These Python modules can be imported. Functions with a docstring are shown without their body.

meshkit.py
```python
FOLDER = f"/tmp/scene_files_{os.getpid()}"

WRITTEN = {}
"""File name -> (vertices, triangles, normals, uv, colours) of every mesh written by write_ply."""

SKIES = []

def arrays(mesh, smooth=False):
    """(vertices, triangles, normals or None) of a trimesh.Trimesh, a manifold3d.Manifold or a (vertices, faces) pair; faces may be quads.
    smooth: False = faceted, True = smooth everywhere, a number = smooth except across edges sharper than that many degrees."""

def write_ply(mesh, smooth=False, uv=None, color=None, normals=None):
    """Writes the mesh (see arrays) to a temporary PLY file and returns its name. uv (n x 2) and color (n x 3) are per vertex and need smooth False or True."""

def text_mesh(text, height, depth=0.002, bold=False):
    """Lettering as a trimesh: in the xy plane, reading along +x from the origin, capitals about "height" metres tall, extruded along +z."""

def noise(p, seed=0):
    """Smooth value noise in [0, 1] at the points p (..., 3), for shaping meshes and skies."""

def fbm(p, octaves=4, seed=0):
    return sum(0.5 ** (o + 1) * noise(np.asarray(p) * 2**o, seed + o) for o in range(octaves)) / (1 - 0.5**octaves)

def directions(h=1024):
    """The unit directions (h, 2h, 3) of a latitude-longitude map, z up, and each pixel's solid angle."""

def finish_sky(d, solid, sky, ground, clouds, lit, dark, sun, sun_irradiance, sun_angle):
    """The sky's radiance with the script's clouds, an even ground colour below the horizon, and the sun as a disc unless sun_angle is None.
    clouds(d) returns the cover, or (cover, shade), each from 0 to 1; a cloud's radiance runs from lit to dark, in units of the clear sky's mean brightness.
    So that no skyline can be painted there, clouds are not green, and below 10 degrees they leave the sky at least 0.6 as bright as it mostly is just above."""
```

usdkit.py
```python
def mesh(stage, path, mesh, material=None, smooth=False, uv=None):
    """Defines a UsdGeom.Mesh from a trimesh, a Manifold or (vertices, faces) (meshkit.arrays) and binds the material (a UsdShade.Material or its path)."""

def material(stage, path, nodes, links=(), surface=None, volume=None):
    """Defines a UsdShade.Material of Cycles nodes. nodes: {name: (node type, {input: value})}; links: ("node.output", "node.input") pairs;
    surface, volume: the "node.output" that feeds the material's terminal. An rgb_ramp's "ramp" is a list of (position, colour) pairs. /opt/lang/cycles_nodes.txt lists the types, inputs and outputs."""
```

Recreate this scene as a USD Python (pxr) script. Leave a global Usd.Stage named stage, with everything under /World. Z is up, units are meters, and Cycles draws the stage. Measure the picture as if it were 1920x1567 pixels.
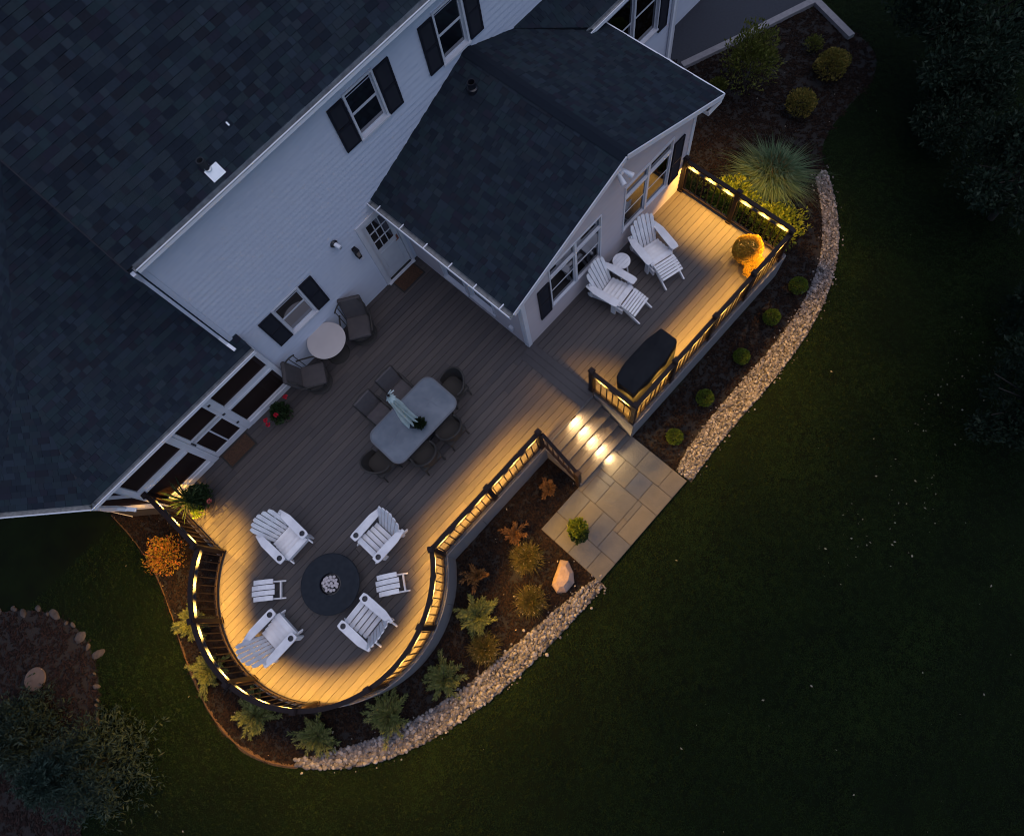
import math
import numpy as np
import trimesh
import shapely.geometry as sg
from shapely import affinity, union_all
import usdkit
from meshkit import fbm, noise
from pxr import Usd, UsdGeom, UsdLux, UsdShade, Gf, Sdf, Vt

stage = Usd.Stage.CreateInMemory()
UsdGeom.SetStageUpAxis(stage, 'Z')
UsdGeom.SetStageMetersPerUnit(stage, 1.0)
UsdGeom.Xform.Define(stage, '/World')
UsdGeom.Scope.Define(stage, '/World/Looks')

# ------------------------------------------------------------------ camera
D = 0.9                                   # deck surface above the lawn
CAM_Z = 13.9
CAM_R = np.array([[0.67460274, -0.72936296, -0.11375768],
                  [-0.72488632, -0.62542416, -0.28876366],
                  [0.13946672, 0.27726214, -0.95061808]])
FPX = 1243.718
camera = UsdGeom.Camera.Define(stage, '/World/camera')
camera.CreateHorizontalApertureAttr(36.0)
camera.CreateFocalLengthAttr(36.0 * FPX / 1920.0)
camera.CreateClippingRangeAttr(Gf.Vec2f(0.1, 1000.0))
right, up, back = CAM_R[0], -CAM_R[1], -CAM_R[2]
camera.AddTransformOp().Set(Gf.Matrix4d(*right, 0, *up, 0, *back, 0, 0, 0, CAM_Z, 1))
camera.CreateExposureAttr(1.5)

# ------------------------------------------------------------------ sky, weak last daylight
SUN_EL, SUN_AZ = math.radians(75.0), math.radians(160.0)   # azimuth from +y towards +x
SKY = 0.04
dome = UsdLux.DomeLight.Define(stage, '/World/sky')
dome.CreateIntensityAttr(1.0)
sky_mat = usdkit.material(stage, '/World/Looks/sky_look', {
    's': ('sky_texture', {'sky_type': 'single_scattering', 'sun_disc': False, 'sun_elevation': SUN_EL, 'sun_rotation': SUN_AZ,
                          'altitude': 100.0, 'air_density': 1.0, 'aerosol_density': 0.3, 'ozone_density': 4.0}),
    'b': ('background_shader', {'strength': SKY})}, [('s.color', 'b.color')], surface='b.background')
UsdShade.MaterialBindingAPI.Apply(dome.GetPrim()).Bind(sky_mat)
sun = UsdLux.DistantLight.Define(stage, '/World/sun')
sun.CreateNormalizeAttr(True)
sun.CreateIntensityAttr(0.12)
sun.CreateAngleAttr(70.0)
sun.CreateColorAttr(Gf.Vec3f(1.0, 0.91, 0.93))
sd = np.array([math.sin(SUN_AZ) * math.cos(SUN_EL), math.cos(SUN_AZ) * math.cos(SUN_EL), math.sin(SUN_EL)])
zx = np.cross([0, 0, 1], sd); zx /= np.linalg.norm(zx); zy = np.cross(sd, zx)
sun.AddTransformOp().Set(Gf.Matrix4d(*zx, 0, *zy, 0, *sd, 0, 0, 0, 30, 1))
RAIL_I, STEP_I = 14.5, 5.0
WARM = (1.0, 0.49, 0.065)

# ------------------------------------------------------------------ helpers
used = {}


def numbered(path):
    n = used.get(path, 0)
    used[path] = n + 1
    return path if n == 0 else f'{path}_{n:03d}'


def key(prim, label=None, cat=None, group=None, kind=None):
    for k, v in (('label', label), ('category', cat), ('group', group), ('kind', kind)):
        if v:
            prim.SetCustomDataByKey(k, v)
    return prim


def thing(name, label=None, cat=None, loc=(0, 0, 0), rotz=0.0, group=None, kind=None):
    x = UsdGeom.Xform.Define(stage, numbered('/World/' + name))
    x.AddTranslateOp().Set(Gf.Vec3d(*map(float, loc)))
    x.AddRotateZOp().Set(float(math.degrees(rotz)))
    return key(x.GetPrim(), label, cat, group, kind)


def dup(src, loc, rotz, label, group=None):
    d = src.GetCustomData()
    name = src.GetName()
    x = UsdGeom.Xform.Define(stage, numbered('/World/' + name))
    p = x.GetPrim()
    p.GetReferences().AddInternalReference(src.GetPath())
    for op in x.GetOrderedXformOps():
        op.Set(Gf.Vec3d(*map(float, loc)) if op.GetOpType() == UsdGeom.XformOp.TypeTranslate else float(math.degrees(rotz)))
    key(p, label, d['category'], group or d.get('group'))
    p.SetInstanceable(True)
    return p


class MB:
    def __init__(self):
        self.v, self.f, self.n = [], [], 0

    def add(self, v, f):
        v = np.asarray(v, float).reshape(-1, 3)
        f = np.asarray(f, int)
        if f.ndim == 2 and f.shape[1] == 4:
            f = np.vstack([f[:, [0, 1, 2]], f[:, [0, 2, 3]]])
        self.v.append(v); self.f.append(f + self.n); self.n += len(v)
        return self

    def tm(self, m):
        return self.add(m.vertices, m.faces)

    def box(self, x0, x1, y0, y1, z0, z1, rz=0.0, about=None):
        v = np.array([[x, y, z] for z in (z0, z1) for y in (y0, y1) for x in (x0, x1)], float)
        if rz:
            c = np.array(about if about is not None else ((x0 + x1) / 2, (y0 + y1) / 2, 0.0))
            c = np.array([c[0], c[1], 0.0])
            R = np.array([[math.cos(rz), -math.sin(rz), 0], [math.sin(rz), math.cos(rz), 0], [0, 0, 1]])
            v = (v - c) @ R.T + c
        return self.add(v, [[0, 2, 3, 1], [4, 5, 7, 6], [0, 1, 5, 4], [2, 6, 7, 3], [0, 4, 6, 2], [1, 3, 7, 5]])

    def bar(self, a, b, w, h, upv=(0, 0, 1)):
        """box beam from a to b, w across and h along upv"""
        a, b, u = np.array(a, float), np.array(b, float), np.array(upv, float)
        d = b - a; d /= np.linalg.norm(d)
        s = np.cross(d, u); s /= np.linalg.norm(s); t = np.cross(s, d)
        v = [p + s * i * w / 2 + t * j * h / 2 for p in (a, b) for i, j in ((-1, -1), (1, -1), (1, 1), (-1, 1))]
        return self.add(v, [[0, 3, 2, 1], [4, 5, 6, 7], [0, 1, 5, 4], [1, 2, 6, 5], [2, 3, 7, 6], [3, 0, 4, 7]])

    def tube(self, pts, r, n=8, cap=True):
        pts = np.array(pts, float)
        rr = np.broadcast_to(np.asarray(r, float), (len(pts),))
        t = np.gradient(pts, axis=0); t /= np.linalg.norm(t, axis=1, keepdims=True)
        ref = np.array([0, 0, 1.0]) if abs(t[:, 2]).mean() < .9 else np.array([1.0, 0, 0])
        s = np.cross(t, ref); s /= np.linalg.norm(s, axis=1, keepdims=True); u = np.cross(s, t)
        a = np.arange(n) / n * 2 * np.pi
        v = pts[:, None] + rr[:, None, None] * (np.cos(a)[None, :, None] * s[:, None] + np.sin(a)[None, :, None] * u[:, None])
        f = []
        for i in range(len(pts) - 1):
            for k in range(n):
                f.append([i * n + k, i * n + (k + 1) % n, (i + 1) * n + (k + 1) % n, (i + 1) * n + k])
        v = v.reshape(-1, 3)
        self.add(v, f)
        if cap:
            for i in (0, len(pts) - 1):
                c = np.vstack([v[i * n:(i + 1) * n], pts[i]])
                self.add(c, [[k, (k + 1) % n, n] for k in range(n)])
        return self

    def lathe(self, prof, c=(0, 0, 0), n=24):
        prof = np.array(prof, float)
        a = np.arange(n) / n * 2 * np.pi
        v = np.array([[c[0] + r * math.cos(t), c[1] + r * math.sin(t), c[2] + z] for r, z in prof for t in a])
        f = [[i * n + k, i * n + (k + 1) % n, (i + 1) * n + (k + 1) % n, (i + 1) * n + k] for i in range(len(prof) - 1) for k in range(n)]
        return self.add(v, f)

    def prism(self, poly, z0, z1):
        for g in getattr(poly, 'geoms', [poly]):
            if g.geom_type == 'Polygon' and g.area > 1e-6:
                m = trimesh.creation.extrude_polygon(g, z1 - z0, engine='earcut')
                m.apply_translation([0, 0, z0]); self.tm(m)
        return self

    def sheet(self, poly, z=0.0):
        for g in getattr(poly, 'geoms', [poly]):
            v, f = trimesh.creation.triangulate_polygon(g, engine='earcut')
            self.add(np.column_stack([v, np.full(len(v), z)]), f)
        return self

    def sweep(self, path, w, z0, z1, closed=False):
        """level rail of width w from z0 to z1 along a plan path"""
        p = np.array(path, float)
        t = np.gradient(p, axis=0)
        if not closed:
            seg = np.diff(p, axis=0); seg /= np.linalg.norm(seg, axis=1, keepdims=True)
            t = np.vstack([seg[:1], (seg[:-1] + seg[1:]), seg[-1:]])
        t /= np.linalg.norm(t, axis=1, keepdims=True)
        nrm = np.column_stack([-t[:, 1], t[:, 0]])
        k = np.ones(len(p))
        if len(p) > 2:
            c = np.clip((seg[:-1] * t[1:-1]).sum(1), .5, 1); k[1:-1] = 1 / c
        L, R_ = p + nrm * (k * w / 2)[:, None], p - nrm * (k * w / 2)[:, None]
        n = len(p)
        v = np.vstack([np.column_stack([L, np.full(n, z0)]), np.column_stack([R_, np.full(n, z0)]), np.column_stack([R_, np.full(n, z1)]), np.column_stack([L, np.full(n, z1)])])
        f = []
        for i in range(n - 1):
            for a, b in ((0, 1), (1, 2), (2, 3), (3, 0)):
                f.append([a * n + i, b * n + i, b * n + i + 1, a * n + i + 1])
        f += [[0, n, 2 * n, 3 * n], [n - 1, 4 * n - 1, 3 * n - 1, 2 * n - 1]]
        return self.add(v, f)

    def done(self):
        return np.vstack(self.v), np.vstack(self.f)

    def move(self, M4):
        M4 = np.asarray(M4, float)
        self.v = [x @ M4[:3, :3].T + M4[:3, 3] for x in self.v]
        return self


ISLAND = set()


def set_tone(prim, v, f):
    from scipy.sparse import coo_matrix
    from scipy.sparse.csgraph import connected_components
    f = np.asarray(f); n = len(v)
    _, lab = connected_components(coo_matrix((np.ones(2 * len(f)), (np.r_[f[:, 0], f[:, 1]], np.r_[f[:, 1], f[:, 2]])), shape=(n, n)), directed=False)
    t = np.random.default_rng(n + 7).random(lab.max() + 1)[lab]
    UsdGeom.PrimvarsAPI(prim).CreatePrimvar('tone', Sdf.ValueTypeNames.FloatArray, 'vertex').Set(Vt.FloatArray.FromNumpy(t.astype(np.float32)))


def part(parent, name, mb, m, label=None, smooth=False, kind=None, fix=False):
    base = (str(parent.GetPath()) if parent is not None else '/World') + '/' + name
    v, f = mb.done() if isinstance(mb, MB) else mb
    if fix:
        t = trimesh.Trimesh(v, f); trimesh.repair.fix_normals(t); v, f = t.vertices, t.faces
    isl = str(m.GetPath()) in ISLAND
    p = usdkit.mesh(stage, numbered(base), (v, f), m, smooth=False if isl else smooth).GetPrim()
    if isl:
        set_tone(p, v, f)
    return key(p, label, None, None, kind)


def instancer(parent, name, protos, mats, pos, rot, scale, idx, kind='stuff', label=None, cat=None):
    """protos: list of (v, f)."""
    path = numbered((str(parent.GetPath()) if parent is not None else '/World') + '/' + name)
    pi = UsdGeom.PointInstancer.Define(stage, path)
    for i, (pm, m) in enumerate(zip(protos, mats)):
        q_ = usdkit.mesh(stage, f'{path}/piece_{i:03d}', pm, m, smooth=False).GetPrim()
        if str(m.GetPath()) in ISLAND:
            set_tone(q_, *pm)
        pi.CreatePrototypesRel().AddTarget(f'{path}/piece_{i:03d}')
    pi.CreateProtoIndicesAttr(Vt.IntArray.FromNumpy(np.asarray(idx, np.int32)))
    pi.CreatePositionsAttr(Vt.Vec3fArray.FromNumpy(np.asarray(pos, np.float32)))
    pi.CreateScalesAttr(Vt.Vec3fArray.FromNumpy(np.asarray(scale, np.float32)))
    from scipy.spatial.transform import Rotation
    q = Rotation.from_euler('zyx', np.asarray(rot)).as_quat()
    pi.CreateOrientationsAttr(Vt.QuathArray([Gf.Quath(float(a[3]), float(a[0]), float(a[1]), float(a[2])) for a in q]))
    key(pi.GetPrim(), label, cat, None, kind)
    return pi.GetPrim()


def blob(n=1, seed=0, flat=.6, rough=.25, sub=2):
    m = trimesh.creation.icosphere(subdivisions=sub, radius=1.0)
    v = np.array(m.vertices)
    k = 1 + rough * (fbm(v * 1.3 + seed * 7.1, 3, seed) - .5) * 2
    v = v * k[:, None] * np.array([1, 1, flat])
    return v, np.array(m.faces)


# ------------------------------------------------------------------ materials
def mat(name, c1, c2=None, scale=8.0, rough=.6, bump=0.0, bscale=60.0, stretch=(1, 1, 1), spec=.5, metal=0.0, detail=4.0, lo=.35, hi=.65, coat=0.0):
    nodes = {'p': ('principled_bsdf', {'base_color': c1, 'roughness': rough, 'specular_ior_level': spec, 'metallic': metal, 'coat_weight': coat})}
    links = []
    if c2 is not None or bump:
        nodes['g'] = ('geometry', {})
        nodes['m'] = ('mapping', {'scale': stretch})
        links.append(('g.position', 'm.vector'))
    if c2 is not None:
        nodes['n'] = ('noise_texture', {'scale': scale, 'detail': detail, 'roughness': .6})
        nodes['r'] = ('rgb_ramp', {'ramp': [(lo, c1), (hi, c2)]})
        links += [('m.vector', 'n.vector'), ('n.fac', 'r.fac'), ('r.color', 'p.base_color')]
    if bump:
        nodes['n2'] = ('noise_texture', {'scale': bscale, 'detail': 3.0})
        nodes['b'] = ('bump', {'strength': min(1.0, bump), 'distance': .02})
        links += [('m.vector', 'n2.vector'), ('n2.fac', 'b.height'), ('b.normal', 'p.normal')]
    return usdkit.material(stage, '/World/Looks/' + name, nodes, links, surface='p.BSDF')


def leafmat(name, cols, trans=.35, rough=.5, patch=3.0, pamt=.5):
    """each leaf (mesh island) takes its own tone from the ramp"""
    k = len(cols)
    ramp = [((i + .5) / k, c) for i, c in enumerate(cols)]
    ISLAND.add('/World/Looks/' + name)
    return usdkit.material(stage, '/World/Looks/' + name, {
        'g': ('attribute', {'attribute': 'tone'}), 'r': ('rgb_ramp', {'ramp': ramp}),
        'w': ('geometry', {}), 'n': ('noise_texture', {'scale': patch, 'detail': 3.0}), 'ns': ('math', {'math_type': 'multiply_add', 'value2': pamt, 'value3': -.5 * pamt}),
        'ad': ('math', {'math_type': 'add', 'use_clamp': True}),
        'p': ('principled_bsdf', {'roughness': rough, 'specular_ior_level': .12}),
        't': ('translucent_bsdf', {}), 'x': ('mix_closure', {'fac': trans})},
        [('w.position', 'n.vector'), ('n.fac', 'ns.value1'), ('g.fac', 'ad.value1'), ('ns.value', 'ad.value2'), ('ad.value', 'r.fac'), ('r.color', 'p.base_color'), ('r.color', 't.color'), ('p.BSDF', 'x.closure1'), ('t.BSDF', 'x.closure2')], surface='x.closure')


def islandmat(name, cols, rough=.8, bump=.4, bscale=90.0, spec=.3):
    k = len(cols)
    ISLAND.add('/World/Looks/' + name)
    return usdkit.material(stage, '/World/Looks/' + name, {
        'a': ('attribute', {'attribute': 'tone'}), 'g': ('geometry', {}), 'r': ('rgb_ramp', {'ramp': [((i + .5) / k, c) for i, c in enumerate(cols)]}),
        'n': ('noise_texture', {'scale': bscale, 'detail': 3.0}), 'b': ('bump', {'strength': bump, 'distance': .01}),
        'p': ('principled_bsdf', {'roughness': rough, 'specular_ior_level': spec})},
        [('a.fac', 'r.fac'), ('r.color', 'p.base_color'), ('g.position', 'n.vector'), ('n.fac', 'b.height'), ('b.normal', 'p.normal')], surface='p.BSDF')


def emit(name, col, s):
    return usdkit.material(stage, '/World/Looks/' + name, {'e': ('emission', {'color': col, 'strength': s})}, surface='e.emission')


siding = mat('siding', (.42, .455, .555), (.455, .49, .585), 3.0, .55, .15, 40, (1, 1, 6))
siding_wing = mat('siding_wing', (.36, .33, .36), (.39, .355, .385), 3.0, .55, .15, 40, (1, 1, 6))
muntin_m = mat('muntin', (.20, .20, .225), rough=.5)
white = mat('white_trim', (.47, .48, .54), (.52, .53, .58), 5.0, .45)
gutter_white = mat('gutter_white', (.66, .67, .73), rough=.4)
gutter_in = mat('gutter_inside', (.16, .17, .19), (.26, .28, .29), 12.0, .7)
shutter_m = mat('shutter_paint', (.010, .011, .018), (.014, .015, .022), 9.0, .6, spec=.15)
soffit_m = mat('soffit', (.5, .5, .53), rough=.6)
roof_base = mat('roof_felt', (.012, .014, .02), rough=.9)
SH = [tuple(np.array([.74, .80, .84]) * (.85 * np.array(c_) + .15 * np.array([.020, .025, .035]))) for c_ in [(.016, .021, .031), (.020, .027, .037), (.026, .036, .043), (.022, .022, .034), (.018, .019, .026), (.031, .040, .050), (.014, .018, .027), (.022, .035, .042), (.027, .036, .050)]]
shingle_mats = [mat(f'shingle_tone_{"abcdefghi"[i]}', tuple(.8 * x for x in c), c, 40.0, .95, .5, 160.0, spec=.08) for i, c in enumerate(SH)]
shingle_field = islandmat('shingle_field', SH + SH[:3] + SH[6:], .95, .5, 160.0, .08)
dk = np.array([.46, .42, .46])
deck_cols = [(tuple(dk * a_), tuple(dk * b_)) for a_, b_ in [((.085, .080, .078), (.125, .118, .110)), ((.095, .088, .082), (.135, .125, .115)), ((.080, .076, .076), (.115, .108, .104)), ((.070, .068, .070), (.100, .095, .094)), ((.105, .096, .088), (.150, .138, .124))]]
deck_mats = [mat(f'deck_board_tone_{"abcde"[i]}', a, b, 5.0, .52, .35, 18.0, (1.2, 26, 1), spec=.5) for i, (a, b) in enumerate(deck_cols)]
border_m = mat('deck_border', (.028, .026, .031), (.038, .035, .042), 5.0, .55, .3, 18.0, (3, 3, 1))
joist_m = mat('deck_frame', (.012, .011, .011), rough=.9)
skirt_m = mat('deck_skirt', (.10, .10, .115), (.13, .13, .145), 4.0, .6, .2, 25.0, (2, 2, 12))
rail_m = mat('rail_bronze', (.014, .009, .010), (.019, .013, .013), 20.0, .5, spec=.12)
subrail_m = mat('rail_lower', (.018, .021, .032), rough=.6, spec=.2)
lens_m = emit('lamp_lens', WARM, 2.0)
adir = mat('chair_white', (.56, .56, .60), (.70, .70, .73), 4.0, .45, .1, 60)
cup_m = mat('cup_holder', (.012, .013, .022), rough=.4)
firetop = mat('fire_table_top', (.012, .0155, .022), (.018, .022, .029), 10.0, .7, spec=.15)
fire_side = mat('fire_table_side', (.02, .022, .026), rough=.7)
pale_stone = islandmat('fire_stones', [(.40, .36, .37), (.50, .46, .46), (.33, .29, .31), (.45, .38, .38)], .8, .4, 60.0)
glass_top = mat('table_glass', (.068, .090, .122), (.115, .138, .172), 2.2, .32, .0, coat=.1)
umb_m = mat('umbrella_cloth', (.34, .43, .45), (.44, .53, .54), 7.0, .75)
wicker = mat('wicker', (.016, .014, .014), (.03, .026, .024), 60.0, .7, .6, 120.0)
cushion = mat('cushion_brown', (.050, .044, .050), (.062, .056, .060), 12.0, .85, .3, 90.0)
cushion_t = mat('cushion_taupe', (.045, .040, .044), (.058, .050, .052), 12.0, .85, .3, 90.0)
tan_top = mat('round_table_top', (.37, .34, .34), (.41, .375, .375), 2.5, .55)
matm = mat('doormat_coir', (.04, .018, .010), (.075, .035, .017), 30.0, .95, .8, 140.0)
mat_edge = mat('doormat_rubber', (.012, .012, .012), rough=.7)
grill_m = mat('grill_cover', (.008, .009, .012), (.012, .013, .016), 4.0, .8, .35, 14.0, spec=.12)
pot_m = mat('plant_pot', (.045, .032, .028), (.07, .05, .042), 10.0, .6)
soil_m = mat('potting_soil', (.02, .015, .012), (.035, .026, .02), 30.0, .95)
mulch_m = mat('mulch', (.0035, .003, .0034), (.0075, .0052, .005), 26.0, .95, .9, 60.0)
mulch_chip = islandmat('mulch_chips', [(.0055, .0036, .0034), (.010, .006, .005), (.018, .0105, .0075), (.007, .005, .0045), (.004, .0032, .0038)], .95, .3, 100.0, .1)
mulch_low = islandmat('mulch_chips_dark', [(.008, .006, .006), (.016, .010, .010), (.026, .016, .014), (.006, .005, .005)], .95, .3, 100.0, .1)
mulch_dark = mat('mulch_dark', (.005, .0045, .005), (.011, .008, .008), 26.0, .95, .9, 60.0)
grass_m = mat('lawn_soil', (.0015, .0035, .0008), (.003, .007, .0012), 1.3, .95, .6, 40.0, spec=.1)
blade_m = leafmat('lawn_blades', [(.0028, .009, .0016), (.0045, .015, .002), (.007, .021, .0026), (.010, .025, .0035), (.017, .030, .005)], .3, .6, .55, 1.6)
gravel_m = mat('gravel_base', (.02, .017, .016), (.05, .042, .038), 30.0, .9, .8, 60.0)
stone_mats = [mat(f'river_stone_{"abcde"[i]}', tuple(.8 * x for x in c), c, 14.0, .7, .2, 50.0) for i, c in enumerate([(.125, .118, .128), (.080, .076, .085), (.205, .195, .205), (.050, .048, .056), (.10, .088, .090)])]
soil_edge_m = mat('soil_edge', (.045, .024, .012), (.08, .044, .022), 16.0, .95, .7, 60.0)
flag_cols = [tuple(np.array([.225, .26, .335]) * np.array(c_)) for c_ in [(.23, .205, .18), (.27, .22, .165), (.21, .205, .21), (.25, .215, .18), (.285, .24, .185), (.19, .19, .205)]]
flag_mats = [mat(f'flagstone_{"abcdef"[i]}', tuple(.85 * x for x in c), c, 5.0, .75, .3, 30.0) for i, c in enumerate(flag_cols)]
joint_m = mat('flag_joint', (.05, .042, .036), (.08, .066, .055), 30.0, .95)
asphalt = mat('asphalt', (.018, .022, .034), (.024, .028, .040), 20.0, .9, .4, 200.0)
concrete = mat('kerb_concrete', (.15, .145, .165), (.19, .185, .20), 9.0, .8, .3, 60.0)
boulder_m = mat('boulder', (.17, .12, .105), (.24, .175, .15), 7.0, .8, .5, 30.0)
edge_stone_m = mat('edging_stone', (.022, .019, .019), (.050, .042, .041), 7.0, .85, .4, 30.0)
metal_pale = mat('flashing_metal', (.62, .66, .72), (.7, .74, .78), 10.0, .35)
black_m = mat('black_metal', (.008, .008, .012), rough=.35)
bark = mat('bark', (.012, .009, .008), (.022, .017, .014), 20.0, .9, .8, 40.0)
porch_floor = mat('porch_floor', (.05, .028, .02), (.08, .045, .03), 6.0, .6, .2, 20.0, (1, 20, 1))
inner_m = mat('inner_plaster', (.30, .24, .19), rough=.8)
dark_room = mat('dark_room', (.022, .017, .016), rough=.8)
curtain_m = mat('roller_blind', (.13, .135, .15), rough=.8)
leaf_pale = leafmat('pale_leaf', [(.26, .23, .19), (.48, .44, .38), (.16, .13, .09)], .2)


def pane_mat(name, tint, fac):
    return usdkit.material(stage, '/World/Looks/' + name, {
        'f': ('fresnel', {'IOR': 1.5}), 't': ('transparent_bsdf', {'color': tint}), 'g': ('glossy_bsdf', {'color': (.24, .25, .27), 'roughness': .03}), 'x': ('mix_closure', {})},
        [('f.fac', 'x.fac'), ('t.BSDF', 'x.closure1'), ('g.BSDF', 'x.closure2')], surface='x.closure')


pane = pane_mat('window_glass', (.75, .78, .78), .1)
screen_m = usdkit.material(stage, '/World/Looks/insect_screen', {
    't': ('transparent_bsdf', {'color': (.72, .7, .7)}), 'd': ('diffuse_bsdf', {'color': (.022, .013, .011)}), 'x': ('mix_closure', {'fac': .45})},
    [('t.BSDF', 'x.closure1'), ('d.BSDF', 'x.closure2')], surface='x.closure')

rng = np.random.default_rng(11)

# ------------------------------------------------------------------ ground
g = MB()
xs = np.r_[-400, np.linspace(-40, 40, 9), 400]
gv = np.array([[x, y, 0] for y in xs for x in xs]); n_ = len(xs)
g.add(gv, [[j * n_ + i, j * n_ + i + 1, (j + 1) * n_ + i + 1, (j + 1) * n_ + i] for j in range(n_ - 1) for i in range(n_ - 1)])
lawn = part(None, 'lawn', g, grass_m, 'dark mown lawn round the house and its planting beds', kind='structure')


def smooth_line(pts, n=80):
    from scipy.interpolate import splprep, splev
    p = np.array(pts, float)
    tck, _ = splprep(p.T, s=0.02)
    return np.array(splev(np.linspace(0, 1, n), tck)).T


R_out = smooth_line([(11.32, 2.56), (10.9, 2.1), (10.26, 1.58), (9.38, .94), (8.73, .62), (7.94, .45), (7.2, .43), (6.25, .41), (5.43, .37), (4.63, .32), (4.02, .30), (3.45, .28)])
R_in = smooth_line([(11.0, 2.62), (10.62, 2.3), (10.15, 1.94), (9.38, 1.37), (8.82, 1.06), (8.21, .93), (7.51, .93), (6.72, .90), (5.8, .86), (4.95, .82), (4.16, .76), (3.45, .68)])
L_out = smooth_line([(.70, .25), (-.05, .22), (-.83, .24), (-1.52, .33), (-2.32, .46), (-3.07, .62), (-3.9, .84), (-4.52, 1.11), (-5.08, 1.46), (-5.54, 1.9), (-6.0, 2.42)])
L_in = smooth_line([(.66, .42), (.12, .62), (-.74, .76), (-1.48, .82), (-2.32, .90), (-2.97, 1.02), (-3.65, 1.25), (-4.34, 1.6), (-5.14, 2.06), (-5.67, 2.38), (-5.94, 2.5)])
gravel_R = sg.Polygon(np.vstack([R_out, R_in[::-1]])).buffer(0)
gravel_L = sg.Polygon(np.vstack([L_out, L_in[::-1]])).buffer(0)
bed_edge = smooth_line([(-6.0, 2.42), (-6.38, 3.0), (-6.6, 3.8), (-6.62, 4.5), (-6.55, 5.1), (-6.33, 5.76), (-6.0, 6.45), (-5.75, 7.1), (-5.72, 7.7), (-5.66, 8.5), (-5.6, 9.4)])
bed_left = sg.Polygon(np.vstack([L_out, bed_edge, [(-4.2, 10), (-4.2, 7.9), (-.6, 4), (.7, 2.9), (1.95, 2.9), (1.95, 1.9), (.66, 1.9)]])).buffer(0)
bed_right = sg.Polygon(np.vstack([R_out[::-1], [(11.29, 2.57)], smooth_line([(11.29, 2.57), (12.1, 3.06), (12.81, 3.25), (13.48, 3.17), (14.22, 3.25), (14.85, 3.68), (14.95, 4.25)], 30), [(15.2, 5.6), (13.35, 6.4), (11.7, 7.05), (11.69, 7.6), (8.3, 7.6), (8.3, 4.7), (8.4, 1.8), (3.4, 1.8)]])).buffer(0)
part(None, 'planting_bed', MB().sheet(bed_left, .006), mulch_m, 'brown mulched bed curving round the round end of the deck', kind='structure')
part(None, 'planting_bed', MB().sheet(bed_right, .006), mulch_m, 'mulched bed between the right deck and the lawn', kind='structure')

# soil edge of the left bed
eb = MB(); pts = np.array(bed_edge); n = len(pts)
w = (.012 + .055 * noise(np.column_stack([pts * 3.5, np.zeros(n)]), 3)) * np.interp(pts[:, 1], [2, 4.5, 6.5, 9], [1.1, .9, .45, .3])
t = np.gradient(pts, axis=0); t /= np.linalg.norm(t, axis=1, keepdims=True); nr = np.column_stack([t[:, 1], -t[:, 0]])
A, B_, C = pts - nr * w[:, None], pts, pts + nr * w[:, None]
vv = np.vstack([np.column_stack([A, np.full(n, .008)]), np.column_stack([B_, .03 + .02 * rng.random(n)]), np.column_stack([C, np.full(n, .004)])])
eb.add(vv, [[k * n + i, k * n + i + 1, (k + 1) * n + i + 1, (k + 1) * n + i] for k in range(2) for i in range(n - 1)])
part(None, 'soil_edge', eb, soil_edge_m, 'bare tan soil edge between lawn and brown bed', kind='structure')


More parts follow.
